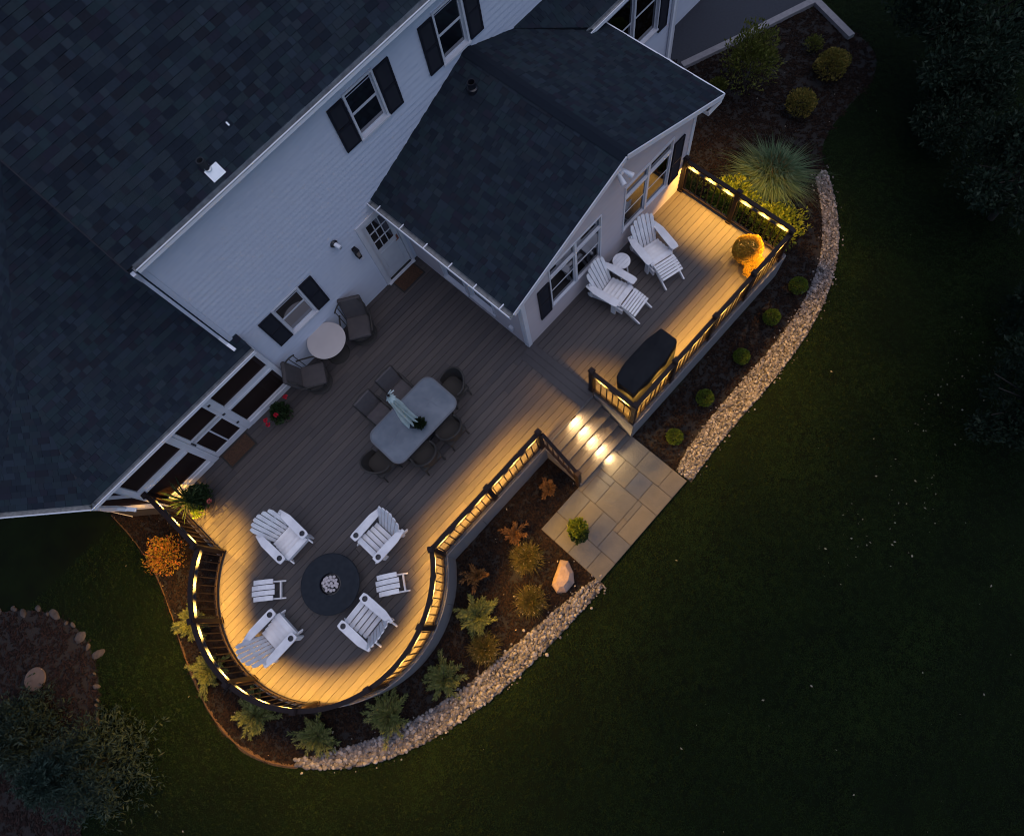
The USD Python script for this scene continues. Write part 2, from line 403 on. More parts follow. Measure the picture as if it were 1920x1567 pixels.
def inside(poly, n, seed, margin=0.0):
    r = np.random.default_rng(seed)
    from shapely import contains_xy
    p = poly.buffer(-margin) if margin else poly
    x0, y0, x1, y1 = p.bounds
    out = np.zeros((0, 2))
    while len(out) < n:
        q = np.column_stack([r.uniform(x0, x1, 4 * n), r.uniform(y0, y1, 4 * n)])
        out = np.vstack([out, q[contains_xy(p, q[:, 0], q[:, 1])]])
    return out[:n]


# mulch chips
chips = []
for s in range(4):
    r = np.random.default_rng(s)
    b = MB()
    for k in range(7):
        L, W = r.uniform(.015, .045), r.uniform(.005, .012)
        c = np.append(r.normal(0, .035, 2), r.uniform(.004, .016)); a = r.uniform(0, 6.28); e = r.uniform(-.35, .35)
        d = np.array([math.cos(a) * math.cos(e), math.sin(a) * math.cos(e), math.sin(e)])
        b.bar(c - d * L, c + d * L, W * 2, .005)
    chips.append(b.done())
deck_hole = union_all([sg.box(-4.1, 2.95, 3.3, 8), sg.Point(-2.9, 4.3).buffer(2.25), sg.box(3.45, 1.9, 8.3, 4.6)])
mb_l, mb_r = bed_left.difference(deck_hole).difference(gravel_L), bed_right.difference(deck_hole).difference(gravel_R)
for poly, cnt, sd_, lab in ((mb_l, 5200, 5, 'shredded brown mulch covering the bed round the round deck'), (mb_r, 5200, 6, 'shredded brown mulch covering the bed beside the right deck')):
    p = inside(poly, cnt, sd_)
    r = np.random.default_rng(sd_)
    instancer(None, 'mulch', chips, [mulch_chip] * 4, np.column_stack([p, np.full(cnt, .006)]), np.column_stack([r.uniform(0, 6.28, cnt), np.zeros((cnt, 2))]),
              np.repeat(r.uniform(.7, 1.3, cnt)[:, None], 3, 1), r.integers(0, 4, cnt), label=lab, cat='mulch')

# river stones
stones = [blob(seed=i, flat=.55, rough=.3, sub=1) for i in range(5)]
stones = [(v * np.array([1, .72 + .06 * i, 1]), f) for i, (v, f) in enumerate(stones)]
for gp, cnt, sd_, smin, smax, lab, nm in ((gravel_L, 3600, 21, .018, .050, 'left', 'pale river stones along the bed below the round deck'), (gravel_R, 5200, 22, .014, .036, 'right', 'pale river stones edging the bed beside the right deck')):
    strip = thing('gravel_strip', nm, None, kind='structure')
    part(strip, 'gravel_base', MB().sheet(gp, .012), gravel_m)
    p = inside(gp, cnt, sd_, .01)
    r = np.random.default_rng(sd_)
    sc = smin + (smax - smin) * r.random(cnt) ** 1.9
    if lab == 'left':
        sc *= np.interp(p[:, 0], [-6, -3, .7], [1.15, 1.0, .85])
    stray = r.random(cnt) < .05
    ex_ = inside(gp.buffer(.10), cnt, sd_ + 50)
    p = np.where(stray[:, None], ex_, p); sc = np.where(stray, sc * .8, sc)
    z = .014 + sc * .3 + r.random(cnt) * .018
    order = np.argsort(-sc)
    idx = r.integers(0, 5, cnt); rot = np.column_stack([r.uniform(0, 6.28, cnt), r.normal(0, .3, (cnt, 2))])
    from scipy.spatial.transform import Rotation as Ro
    for o in order[:300]:
        M4 = np.eye(4); M4[:3, :3] = Ro.from_euler('zyx', rot[o]).as_matrix() * sc[o]; M4[:3, 3] = (*p[o], z[o])
        v, f = stones[idx[o]]
        part(strip, 'river_stone', MB().add(v @ M4[:3, :3].T + M4[:3, 3], f), stone_mats[(o * 7) % 5], smooth=True)
    o = order[300:]
    instancer(strip, 'small_stones', [stones[i % 5] for i in range(5)], stone_mats, np.column_stack([p[o], z[o]]), rot[o], np.repeat(sc[o][:, None], 3, 1), idx[o])

# patio of flagstones, in a grid cut into larger and smaller slabs
patio = thing('patio', 'patio of tan and grey flagstones at the foot of the steps', None, kind='structure')
part(patio, 'joint_bed', MB().box(.66, 3.42, .35, 1.94, -.02, .03), joint_m)
cells = [(0, 0, 3, 3), (3, 0, 3, 4), (6, 0, 5, 3), (11, 0, 3, 4), (14, 0, 3, 3), (0, 3, 3, 4), (3, 4, 4, 3), (6, 3, 2, 1), (7, 4, 4, 5), (8, 3, 3, 1), (11, 4, 3, 3), (14, 3, 3, 5),
         (0, 7, 4, 3), (4, 7, 3, 3), (7, 9, 3, 3), (10, 9, 1, 3), (11, 7, 3, 3), (14, 8, 3, 4), (0, 10, 3, 3), (3, 10, 4, 3), (7, 12, 4, 1), (11, 10, 3, 3), (14, 12, 3, 1)]
cx, cy = 2.76 / 17, 1.59 / 13
for k, (i, j, a, b) in enumerate(cells):
    x0, x1, y0, y1 = .66 + i * cx + .006, .66 + (i + a) * cx - .006, .35 + j * cy + .006, .35 + (j + b) * cy - .006
    zt = .045 + .006 * rng.random()
    q = sg.box(x0, y0, x1, y1).buffer(-.012).buffer(.012, quad_segs=2)
    part(patio, 'paving_stone', MB().prism(q, .0, zt), flag_mats[(k * 5 + k // 3) % 6])

# driveway and kerb
dr = sg.Polygon([(11.69, 7.06), (13.35, 6.38), (15.22, 5.68), (19, 5.2), (26, 8), (26, 30), (11.69, 30)])
part(None, 'driveway', MB().sheet(dr, .004), asphalt, 'dark asphalt driveway beside the house', kind='structure')
kb = MB().sweep([(11.66, 7.06), (13.35, 6.38), (15.22, 5.68), (14.78, 4.32)], .17, 0, .12)
kerb = part(None, 'kerb', kb, concrete)
key(kerb, 'pale concrete kerb bending round the corner of the driveway bed', 'kerb')

# ------------------------------------------------------------------ house
house = thing('house', 'two-storey house with pale siding, dark shingle roofs, sunroom wing and screened porch', 'house')
LAP = .125


def siding_wall(P, ax_u, ax_n, poly, holes, m, name, lap=LAP, label=None):
    """P: origin; ax_u along the wall, ax_n outwards; poly in (u, z)."""
    area = poly
    for h in holes:
        area = area.difference(sg.box(*h))
    x0, z0, x1, z1 = area.bounds
    b = MB()
    P, U, N = np.array(P, float), np.array(ax_u, float), np.array(ax_n, float)
    dpt = .018
    z = z0
    while z < z1 - 1e-6:
        c = area.intersection(sg.box(x0, z, x1, min(z + lap, z1)))
        for gme in getattr(c, 'geoms', [c]):
            if gme.geom_type != 'Polygon' or gme.area < 1e-6:
                continue
            v, f = trimesh.creation.triangulate_polygon(gme, engine='earcut')
            off = dpt * (1 - (v[:, 1] - z) / lap)
            w3 = P + v[:, :1] * U + off[:, None] * N + np.column_stack([np.zeros(len(v)), np.zeros(len(v)), v[:, 1]])
            b.add(w3, f)
            gx0, gz0, gx1, _ = gme.bounds
            if abs(gz0 - z) < 1e-6:
                lo = sorted(x for x, zz in gme.exterior.coords if abs(zz - z) < 1e-6)
                if len(lo) > 1:
                    e = [P + u * U + o * N + np.array([0, 0, z]) for u in (lo[0], lo[-1]) for o in (0, dpt)]
                    b.add(e, [[0, 1, 3, 2]])
        z += lap
    return part(house, name, b, m, label)


def frame3(P, U, N):
    """matrix: local (u, n, z) -> world"""
    M4 = np.eye(4); M4[:3, 0] = U; M4[:3, 1] = N; M4[:3, 2] = (0, 0, 1); M4[:3, 3] = P
    return M4


def window(P, U, N, u0, u1, z0, z1, grid=(3, 2), halves=True, casing=.04, dp=.06, sl=.05, blind=0.0, mull=None, transom=None, warm=False):
    M4 = frame3(P, U, N)
    fr = MB()
    c = casing
    fr.box(u0 - c, u0, -dp, .03, z0, z1 + c).box(u1, u1 + c, -dp, .03, z0, z1 + c).box(u0, u1, -dp, .03, z1, z1 + c)
    fr.box(u0 - c - .012, u1 + c + .012, -dp, sl, z0 - .04, z0)
    us = [u0] + ([mull - .03, mull + .03] if mull else []) + [u1]
    if mull:
        fr.box(mull - .03, mull + .03, -dp, .028, z0, z1)
    zt = transom if transom else z1
    if transom:
        fr.box(u0, u1, -dp, .026, transom, transom + .06)
    w = part(house, 'window', fr.move(M4), white)
    for a, b_ in zip(us[::2], us[1::2]):
        zs = [(z0, (z0 + zt) / 2, 0.0), ((z0 + zt) / 2, zt, .012)] if halves else [(z0, zt, 0.0)]
        for q, (za, zb, o) in enumerate(zs):
            s = MB(); t_ = .028; y0, y1 = -dp + o, -dp + .02 + o
            t_ = .028 if dp > .04 else .02
            s.box(a, a + t_, y0, y1, za, zb).box(b_ - t_, b_, y0, y1, za, zb).box(a + t_, b_ - t_, y0, y1, za, za + t_ + .006).box(a + t_, b_ - t_, y0, y1, zb - t_, zb)
            gx, gz = grid; mu = MB()
            for i in range(1, gx):
                uu = a + (b_ - a) * i / gx
                mu.box(uu - .006, uu + .006, y0 + .004, y1 - .012, za + t_, zb - t_)
            for j in range(1, gz):
                zz = za + (zb - za) * j / gz
                mu.box(a + t_, b_ - t_, y0 + .0045, y1 - .0125, zz - .006, zz + .006)
            part(w, 'sash', s.move(M4), white)
            if mu.v:
                part(w, 'muntins', mu.move(M4), muntin_m)
            part(w, 'pane', MB().box(a + t_, b_ - t_, y0 + .012, y0 + .015, za + t_, zb - t_).move(M4), pane)
        if transom:
            part(w, 'pane', MB().box(a, b_, -.025, -.021, transom + .06, z1).move(M4), pane)
    if blind:
        part(w, 'blind', MB().box(u0 + .01, u1 - .01, -.12, -.115, z1 - blind * (z1 - z0), z1).move(M4), curtain_m)
    return w


def shutter(P, U, N, u0, u1, z0, z1):
    b = MB(); t_ = .035
    b.box(u0, u0 + t_, .018, .05, z0, z1).box(u1 - t_, u1, .018, .05, z0, z1).box(u0 + t_, u1 - t_, .018, .05, z0, z0 + t_ * 1.4).box(u0 + t_, u1 - t_, .018, .05, z1 - t_, z1)
    zm = (z0 + z1) / 2
    b.box(u0 + t_, u1 - t_, .018, .05, zm - .02, zm + .02).box(u0 + t_, u1 - t_, .018, .024, z0, z1)
    z = z0 + t_ * 1.4
    while z < z1 - t_ - .03:
        if abs(z + .015 - zm) > .035:
            b.add([[u0 + t_, .044, z], [u1 - t_, .044, z], [u1 - t_, .028, z + .036], [u0 + t_, .028, z + .036], [u0 + t_, .038, z - .004], [u1 - t_, .038, z - .004]], [[0, 1, 2, 3], [4, 5, 1, 0]])
        z += .036
    return part(house, 'shutter', b.move(frame3(P, U, N)), shutter_m)


MY = 8.06
PM, UM, NM = (0, MY, 0), (1, 0, 0), (0, -1, 0)
holes = [(.16, D + 1.20, .77, D + 2.16), (3.36, D + 3.83, 3.95, D + 4.79), (5.40, D + 3.78, 5.99, D + 4.77), (2.48, D + .02, 3.16, D + 2.1)]
siding_wall(PM, UM, NM, sg.box(-.76, .0, 14, D + 5.2), holes, siding, 'main_wall')
part(house, 'main_wall', MB().prism(sg.Polygon([(MY + .002, 0), (17, 0), (17, D + 5.1), (13.0, D + 8.45), (MY + .002, D + 5.22)]), 0, .04).move([[0, 0, 1, -.78], [1, 0, 0, 0], [0, 1, 0, 0], [0, 0, 0, 1]]).box(13.96, 14, MY + .002, 17, 0, D + 5.2).box(-.78, 14, 16.96, 17, 0, D + 5.2), siding)
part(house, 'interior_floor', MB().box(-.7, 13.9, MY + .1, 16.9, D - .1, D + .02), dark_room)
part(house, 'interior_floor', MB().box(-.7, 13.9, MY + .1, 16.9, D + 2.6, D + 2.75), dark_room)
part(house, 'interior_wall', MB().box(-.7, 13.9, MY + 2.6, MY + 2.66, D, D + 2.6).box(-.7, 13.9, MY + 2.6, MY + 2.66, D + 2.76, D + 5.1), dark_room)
part(house, 'corner_board', MB().box(-.79, -.70, MY - .03, MY + .06, D + 1.0, D + 5.15), siding)
window(PM, UM, NM, .16, .77, D + 1.20, D + 2.16, (3, 2), blind=.35)
window(PM, UM, NM, 3.36, 3.95, D + 3.83, D + 4.79)
window(PM, UM, NM, 5.40, 5.99, D + 3.78, D + 4.77, blind=.25)
for u0, u1, z0, z1 in ((-.23, .11, 1.21, 2.18), (.82, 1.14, 1.19, 2.17), (2.97, 3.30, 3.84, 4.8), (4.0, 4.33, 3.81, 4.79), (5.02, 5.34, 3.81, 4.78), (6.05, 6.37, 3.78, 4.77)):
    shutter(PM, UM, NM, u0, u1, D + z0, D + z1)

# back door
dm = frame3(PM, UM, NM)
part(house, 'door_frame', MB().box(2.37, 2.48, -.06, .04, D, D + 2.22).box(3.16, 3.22, -.06, .04, D, D + 2.22).box(2.48, 3.16, -.06, .04, D + 2.1, D + 2.22).box(2.40, 3.2, .0, .09, D, D + .035).move(dm), white)
dp = MB(); a, b_ = 2.49, 3.15
zt0, zt1 = D + 1.12, D + 1.98
dp.box(a, a + .1, -.05, -.01, D + .03, D + 2.09).box(b_ - .1, b_, -.05, -.01, D + .03, D + 2.09).box(a + .1, b_ - .1, -.05, -.01, zt1, D + 2.09).box(a + .1, b_ - .1, -.05, -.018, D + .03, zt0)
dp.box(a + .13, b_ - .13, -.018, -.01, D + .2, zt0 - .12)
for i in (1, 2):
    u = a + .1 + (b_ - a - .2) * i / 3; dp.box(u - .009, u + .009, -.045, -.012, zt0, zt1)
    z = zt0 + (zt1 - zt0) * i / 3; dp.box(a + .1, b_ - .1, -.044, -.013, z - .009, z + .009)
door = part(house, 'door', dp.move(dm), white)
for i in range(3):
    for j in range(3):
        u, z = a + .1 + (b_ - a - .2) * i / 3, zt0 + (zt1 - zt0) * j / 3
        part(door, 'pane', MB().box(u + .009, u + (b_ - a - .2) / 3 - .009, -.03, -.026, z + .009, z + (zt1 - zt0) / 3 - .009).move(dm), pane)
part(door, 'handle', MB().box(b_ - .075, b_ - .03, -.012, .002, D + .98, D + 1.12).tube([(b_ - .05, .0, D + 1.05), (b_ - .05, .05, D + 1.05), (b_ - .14, .055, D + 1.05)], .011).move(dm), mat('brass', (.35, .16, .12), rough=.35, metal=.7))
part(door, 'kick_plate', MB().box(a + .02, b_ - .02, -.008, .02, D + .035, D + .075).move(dm), mat_edge)

# wall lantern and round security light by the door
ln = MB(); ln.box(2.10, 2.19, 0, .03, D + 1.58, D + 1.86).box(2.09, 2.20, .03, .14, D + 1.80, D + 1.83).box(2.10, 2.19, .03, .13, D + 1.58, D + 1.61)
for i in (2.105, 2.185):
    for k in (.04, .12):
        ln.box(i - .006, i + .006, k - .006, k + .006, D + 1.61, D + 1.80)
ln.box(2.12, 2.17, .06, .10, D + 1.83, D + 1.87)
lantern = part(house, 'wall_lantern', ln.move(dm), black_m)
part(lantern, 'lantern_glass', MB().box(2.115, 2.175, .045, .115, D + 1.62, D + 1.79).move(dm), mat('lantern_glass', (.2, .16, .14), rough=.2))
sc_ = MB().lathe([(.0, 0), (.075, 0), (.085, .02), (.06, .05), (0, .05)], n=20)
sc_.move(np.array([[1, 0, 0, 1.87], [0, 0, -1, MY - .015], [0, 1, 0, D + 2.36], [0, 0, 0, 1]], float))
sec = part(house, 'security_light', sc_, black_m, smooth=30)
part(sec, 'light_head', MB().tube([(1.88, MY - .05, D + 2.36), (1.90, MY - .17, D + 2.33)], [.045, .04], 14), gutter_white, smooth=40)
part(sec, 'sensor', MB().tube([(1.90, MY - .06, D + 2.27), (1.91, MY - .13, D + 2.24)], [.03, .026], 12), black_m, smooth=40)
part(house, 'outlet_cover', MB().box(2.17, 2.23, MY - .05, MY, D + 1.38, D + 1.46), white)


def gutter(path, zlip, inward, name='gutter', straps=None):
    """U-shaped gutter: path = outer lip line (2 points), inward = unit vector to the roof"""
    a, b2 = np.array([*path[0], zlip]), np.array([*path[1], zlip])
    i3 = np.array([*inward, 0.0])
    g1 = MB(); up3 = np.array([0, 0, 1.0])
    prof = [(.115, .01), (.115, -.085), (.02, -.085), (0, -.02), (0, .0)]
    pts_ = [[p + i3 * q + up3 * z for q, z in prof] for p in (a, b2)]
    k = len(prof)
    g1.add(np.vstack(pts_), [[j, j + 1, k + j + 1, k + j] for j in range(k - 1)])
    for p in (a, b2):
        g1.add([p + i3 * q + up3 * z for q, z in prof], [[0, 1, 2], [0, 2, 3], [0, 3, 4]])
    gt = part(house, name, g1, gutter_in)
    d = (b2 - a) / np.linalg.norm(b2 - a)
    part(gt, 'gutter_lip', MB().bar(a + up3 * .004 - i3 * .002, b2 + up3 * .004 - i3 * .002, .016, .016).bar(a - up3 * .045 + i3 * .006, b2 - up3 * .045 + i3 * .006, .010, .08), gutter_white)
    if straps:
        L = np.linalg.norm(b2 - a)
        for s in np.linspace(.25, L - .25, straps):
            p = a + d * s
            part(gt, 'gutter_strap', MB().bar(p + up3 * .014, p + i3 * .13 + up3 * .02, .022, .008), gutter_white)
    return gt


# ---- shingled roof planes
field = MB()
field_n = [0]


def roof_plane(O, U, V, poly, name, thick=.1, individual=0, seed=0, expo=.115):
    """O origin on the eave, U along the eave, V up the slope (unit vectors), poly in (u, v)"""
    O, U, V = (np.array(x, float) for x in (O, U, V))
    N = np.cross(U, V)
    N = N if N[2] > 0 else -N
    r = np.random.default_rng(seed)
    slab = MB()
    v, f = trimesh.creation.triangulate_polygon(poly, engine='earcut')
    top = O + v[:, :1] * U + v[:, 1:2] * V - .004 * N
    bot = top - thick * N
    slab.add(top, f).add(bot, np.array(f)[:, ::-1])
    ring = np.array(poly.exterior.coords)[:-1]
    t3 = O + ring[:, :1] * U + ring[:, 1:2] * V - .004 * N
    k = len(ring)
    slab.add(np.vstack([t3, t3 - thick * N]), [[i, (i + 1) % k, k + (i + 1) % k, k + i] for i in range(k)])
    rp = part(house, name, slab, roof_base)
    x0, y0, x1, y1 = poly.bounds
    cand = []
    vrow = y0
    prep = poly.buffer(-1e-4)
    while vrow < y1:
        u = x0 - r.uniform(0, .3)
        while u < x1:
            w = r.choice([.10, .13, .17, .22]) * r.uniform(.9, 1.1)
            h = .003 + (.008 if r.random() < .4 else .003) * r.uniform(.8, 1.2)
            c = sg.box(u + .002, vrow, u + w - .002, vrow + expo + .02)
            if prep.contains(c):
                cand.append((c, h, vrow))
            elif poly.intersects(c):
                q = c.intersection(poly)
                for gq in getattr(q, 'geoms', [q]):
                    if gq.geom_type == 'Polygon' and gq.area > .003:
                        cand.append((gq, h, vrow))
            u += w
        vrow += expo
    def mesh_of(c, h, v0):
        ring = np.array(c.exterior.coords)[:-1]
        if not c.exterior.is_ccw:
            ring = ring[::-1]
        k = len(ring)
        hh = np.clip(h * (1 - (ring[:, 1] - v0) / (expo + .02)), .0012, None)
        t_ = O + ring[:, :1] * U + ring[:, 1:2] * V + hh[:, None] * N
        bt = O + ring[:, :1] * U + ring[:, 1:2] * V - .003 * N
        m = MB()
        m.add(np.vstack([t_, bt]), [[i, k + i, k + (i + 1) % k, (i + 1) % k] for i in range(k)])
        fan = [[0, i, i + 1] for i in range(1, k - 1)]
        m.f.append(np.array(fan, int))
        return m.done()
    ind = []
    if individual:
        eye = np.array([0, 0, CAM_Z])
        cen = np.array([np.array(c.centroid.coords[0]) for c, _, _ in cand])
        P3 = O + cen[:, :1] * U + cen[:, 1:2] * V
        q = (P3 - eye) @ CAM_R.T
        px, py = 960 + FPX * q[:, 0] / q[:, 2], 783.5 + FPX * q[:, 1] / q[:, 2]
        vis = (px > 0) & (px < 1920) & (py > 0) & (py < 1567)
        score = np.array([c.area for c, _, _ in cand]) / q[:, 2] ** 2 * vis
        ind = set(np.argsort(-score)[:individual].tolist())
    for i, (c, h, v0) in enumerate(cand):
        v_, f_ = mesh_of(c, h, v0)
        if i in ind:
            part(rp, 'shingle', (v_, f_), shingle_mats[int(r.integers(0, 9))])
        else:
            field.add(v_, f_)
    return rp


EY, EZ = 7.88, D + 5.30
a35 = math.radians(34)
roof_plane((-.86, EY, EZ), (1, 0, 0), (0, math.cos(a35), math.sin(a35)), sg.box(0, 0, 15, 6.2), 'main_roof', individual=300, seed=1)
part(house, 'main_roof_back', MB().add([(-.86, EY + 5.14, EZ + 3.46), (14.1, EY + 5.14, EZ + 3.46), (14.1, 17.4, D + 5.1), (-.86, 17.4, D + 5.1)], [[0, 1, 2, 3]]), roof_base)
part(house, 'soffit', MB().box(-.80, 14, EY, MY, D + 5.17, D + 5.20), soffit_m)
rk = MB().bar((-.87, EY, EZ - .06), (-.87, EY + 5.14, EZ + 3.40), .02, .14, (0, 0, 1))
part(house, 'rake_board', rk, shutter_m)
gutter([(-.76, 7.765), (14, 7.765)], D + 5.30, (0, 1))
part(house, 'downspout', MB().bar((-.84, 7.86, D + 5.2), (-.84, 7.98, D + 4.9), .06, .07).bar((-.84, 7.98, D + 4.92), (-.84, 7.98, D + 2.75), .05, .05, (0, 1, 0)), siding)
part(house, 'downspout_elbow', MB().bar((-.84, 7.98, D + 2.78), (-.84, 7.96, D + 2.50), .055, .06, (0, 1, 0)).bar((-.84, 7.97, D + 2.52), (-.82, 7.80, D + 2.44), .06, .06), gutter_white)

# wing
WX0, WX1, WY = 3.32, 8.38, 4.6
WR, WE0, WE1, WEZ, WRZ, WGY = 5.9, 2.95, 8.78, D + 2.52, D + 3.70, 4.33
wall_w = sg.Polygon([(WX0, 0), (WX1, 0), (WX1, D + 2.6), (WR, D + 3.58), (WX0, D + 2.6)])
holes = [(4.13, D + .68, 5.57, D + 2.12), (6.31, D + .72, 7.70, D + 2.16)]
PW, UW, NW = (0, WY, 0), (1, 0, 0), (0, -1, 0)
siding_wall(PW, UW, NW, wall_w, holes, siding_wing, 'wing_wall')
window(PW, UW, NW, 4.13, 5.57, D + .68, D + 2.12, (1, 1), mull=4.85, transom=D + 1.74, dp=.035, sl=.03, casing=.03)
window(PW, UW, NW, 6.31, 7.70, D + .72, D + 2.16, (1, 1), mull=7.0, transom=D + 1.78, dp=.035, sl=.03, casing=.03)
shutter(PW, UW, NW, 3.75, 4.07, D + .62, D + 1.76)
shutter(PW, UW, NW, 7.76, 8.07, D + .70, D + 1.95)
part(house, 'corner_board', MB().box(WX0 - .02, WX0 + .08, WY - .03, WY + .0, D - .05, D + 2.5).box(WX0 - .03, WX0 - .005, WY, WY + .09, D - .05, D + 2.5), white)
part(house, 'corner_board', MB().box(WX1 - .08, WX1 + .02, WY - .03, WY, 0, D + 2.5).box(WX1 + .005, WX1 + .03, WY, WY + .09, 0, D + 2.5), white)
PL, UL, NL = (WX0, 0, 0), (0, -1, 0), (-1, 0, 0)
siding_wall(PL, UL, NL, sg.box(-MY + .02, 0, -WY, D + 2.5), [(-7.03, D + .22, -6.38, D + 2.0), (-6.2, D + .32, -5.55, D + 2.0)], siding_wing, 'wing_wall')
window(PL, UL, NL, -7.03, -6.38, D + .22, D + 2.0, (1, 1), halves=False)
window(PL, UL, NL, -6.2, -5.55, D + .32, D + 2.0, (1, 1), halves=True)
siding_wall((WX1, 0, 0), (0, 1, 0), (1, 0, 0), sg.box(WY, 0, MY, D + 2.5), [], siding_wing, 'wing_wall')
part(house, 'vent_cover', MB().box(WX0 - .07, WX0, 4.98, 5.08, D + .30, D + .42), white)
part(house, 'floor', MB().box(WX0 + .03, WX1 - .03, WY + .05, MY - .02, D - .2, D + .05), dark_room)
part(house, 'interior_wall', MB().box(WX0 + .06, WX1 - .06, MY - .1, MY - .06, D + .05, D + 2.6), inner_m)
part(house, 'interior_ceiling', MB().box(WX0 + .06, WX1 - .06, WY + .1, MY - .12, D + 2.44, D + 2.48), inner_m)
part(house, 'window_shelf', MB().box(6.34, 6.96, WY + .03, WY + .30, D + 1.80, D + 1.84), inner_m)
pend = part(house, 'pendant_lamp', MB().tube([(7.52, 4.95, D + 2.44), (7.52, 4.95, D + 2.12)], .01, 6).lathe([(.02, .0), (.05, -.05)], (7.52, 4.95, D + 2.13), 16), black_m)
part(pend, 'bulb', MB().add(*[x if i else x * .035 + np.array([7.52, 4.95, D + 2.06]) for i, x in enumerate(blob(rough=0, flat=1))]), emit('pendant_bulb', (1, .66, .22), 5.0), smooth=True)
bl = UsdLux.SphereLight.Define(stage, '/World/house/pendant_lamp/bulb_light')
bl.CreateRadiusAttr(.03); bl.CreateNormalizeAttr(True); bl.CreateIntensityAttr(.02); bl.CreateColorAttr(Gf.Vec3f(1, .62, .2))
bl.AddTranslateOp().Set(Gf.Vec3d(7.45, 4.95, D + 1.98))

sl = math.hypot(WR - WE0, WRZ - WEZ)
vl = ((WR - WE0) / sl, 0, (WRZ - WEZ) / sl)
sr = math.hypot(WE1 - WR, WRZ - WEZ)
vr = (-(WE1 - WR) / sr, 0, (WRZ - WEZ) / sr)
Lw = MY - .01 - WGY
roof_plane((WE0, WGY, WEZ), (0, 1, 0), vl, sg.box(0, 0, Lw, sl), 'wing_roof', seed=2)
# right slope, cut by the valley with the lower roof
val = sg.Polygon([(0, 0), (7.35 - WGY, 0), (7.25 - WGY, (WE1 - 8.25) / (WE1 - WR) * sr), (Lw, (WE1 - 7.08) / (WE1 - WR) * sr), (Lw, sr), (0, sr)])
roof_plane((WE1, WGY, WEZ), (0, 1, 0), vr, val, 'wing_roof', seed=3)
part(house, 'ridge_cap', MB().add([(WR - .13, WGY, WRZ - .035), (WR, WGY, WRZ + .02), (WR + .13, WGY, WRZ - .035), (WR - .13, MY - .01, WRZ - .035), (WR, MY - .01, WRZ + .02), (WR + .13, MY - .01, WRZ - .035)], [[0, 1, 4, 3], [1, 2, 5, 4]]), shingle_mats[0])
part(house, 'rake_board', MB().bar((WE0, WGY - .012, WEZ - .05), (WR, WGY - .012, WRZ - .05), .02, .11).bar((WE0 + .05, WGY + .13, WEZ - .10), (WR, WGY + .13, WRZ - .115), .26, .012), white)
part(house, 'rake_board', MB().bar((WR, WGY - .012, WRZ - .05), (WE1, WGY - .012, WEZ - .05), .02, .11).bar((WR, WGY + .13, WRZ - .115), (WE1 - .05, WGY + .13, WEZ - .10), .26, .012), white)
gutter([(WE0 - .10, WGY), (WE0 - .10, MY - .02)], WEZ - .01, (1, 0), straps=6)
part(house, 'soffit', MB().box(WE0, WX0, WGY + .05, MY - .02, D + 2.36, D + 2.38).box(WX1, WE1, WGY + .05, MY - .02, D + 2.36, D + 2.38).box(WX1 + .02, WE1 + .02, WGY + .01, WGY + .22, D + 2.28, D + 2.38), soffit_m)
part(house, 'eave_trim', MB().box(WE1 + .003, WE1 + .028, WGY, 7.4, WEZ - .10, WEZ + .006), gutter_white)
vp = part(house, 'vent_pipe', MB().lathe([(.10, -.08), (.10, .03), (.075, .05), (.075, .16), (.06, .16), (.06, -.02), (0, -.02)], (5.42, 7.45, WRZ - .16), 18), black_m, smooth=30)
fl = MB()
for s in (-1, 1):
    fl.tube([(6.05 + s * .05, 4.56, D + 2.95), (6.05 + s * .12, 4.36, D + 2.86)], [.03, .055], 14)
fl.box(6.0, 6.1, 4.5, 4.585, D + 2.9, D + 3.0)
part(house, 'floodlight', fl, gutter_white, smooth=35)

# low roof and wall to the right of the wing
ex = math.hypot(.86, .46)
roof_plane((0, 7.2, D + 2.78), (1, 0, 0), (0, .86 / ex, .46 / ex), sg.Polygon([(8.3, 0), (13.9, 0), (13.9, ex), (7.05, ex)]), 'side_roof', seed=4)
gutter([(8.2, 7.09), (13.9, 7.09)], D + 2.78, (0, 1))
PE = (0, 7.5, 0)
siding_wall(PE, UM, NM, sg.box(8.4, 0, 11.69, D + 2.62), [(9.15, D + .55, 10.97, D + 2.2)], siding, 'side_wall')
window(PE, UM, NM, 9.15, 10.97, D + .55, D + 2.2, (1, 1), mull=10.1)
shutter(PE, UM, NM, 11.02, 11.33, D + .42, D + 2.2)
part(house, 'side_wall', MB().box(11.66, 11.69, 7.502, 12, 0, D + 2.7), siding)
part(house, 'corner_board', MB().box(11.6, 11.71, 7.46, 7.485, 0, D + 2.6), white)
part(house, 'downspout', MB().bar((11.52, 7.44, D + 2.6), (11.52, 7.44, .12), .07, .06, (0, 1, 0)).bar((11.52, 7.44, .16), (11.58, 7.25, .06), .07, .06), gutter_white)
part(house, 'interior_wall', MB().box(8.5, 11.6, 8.0, 8.03, D, D + 2.6).box(8.5, 11.6, 7.55, 8.0, D + .02, D + .05), dark_room)

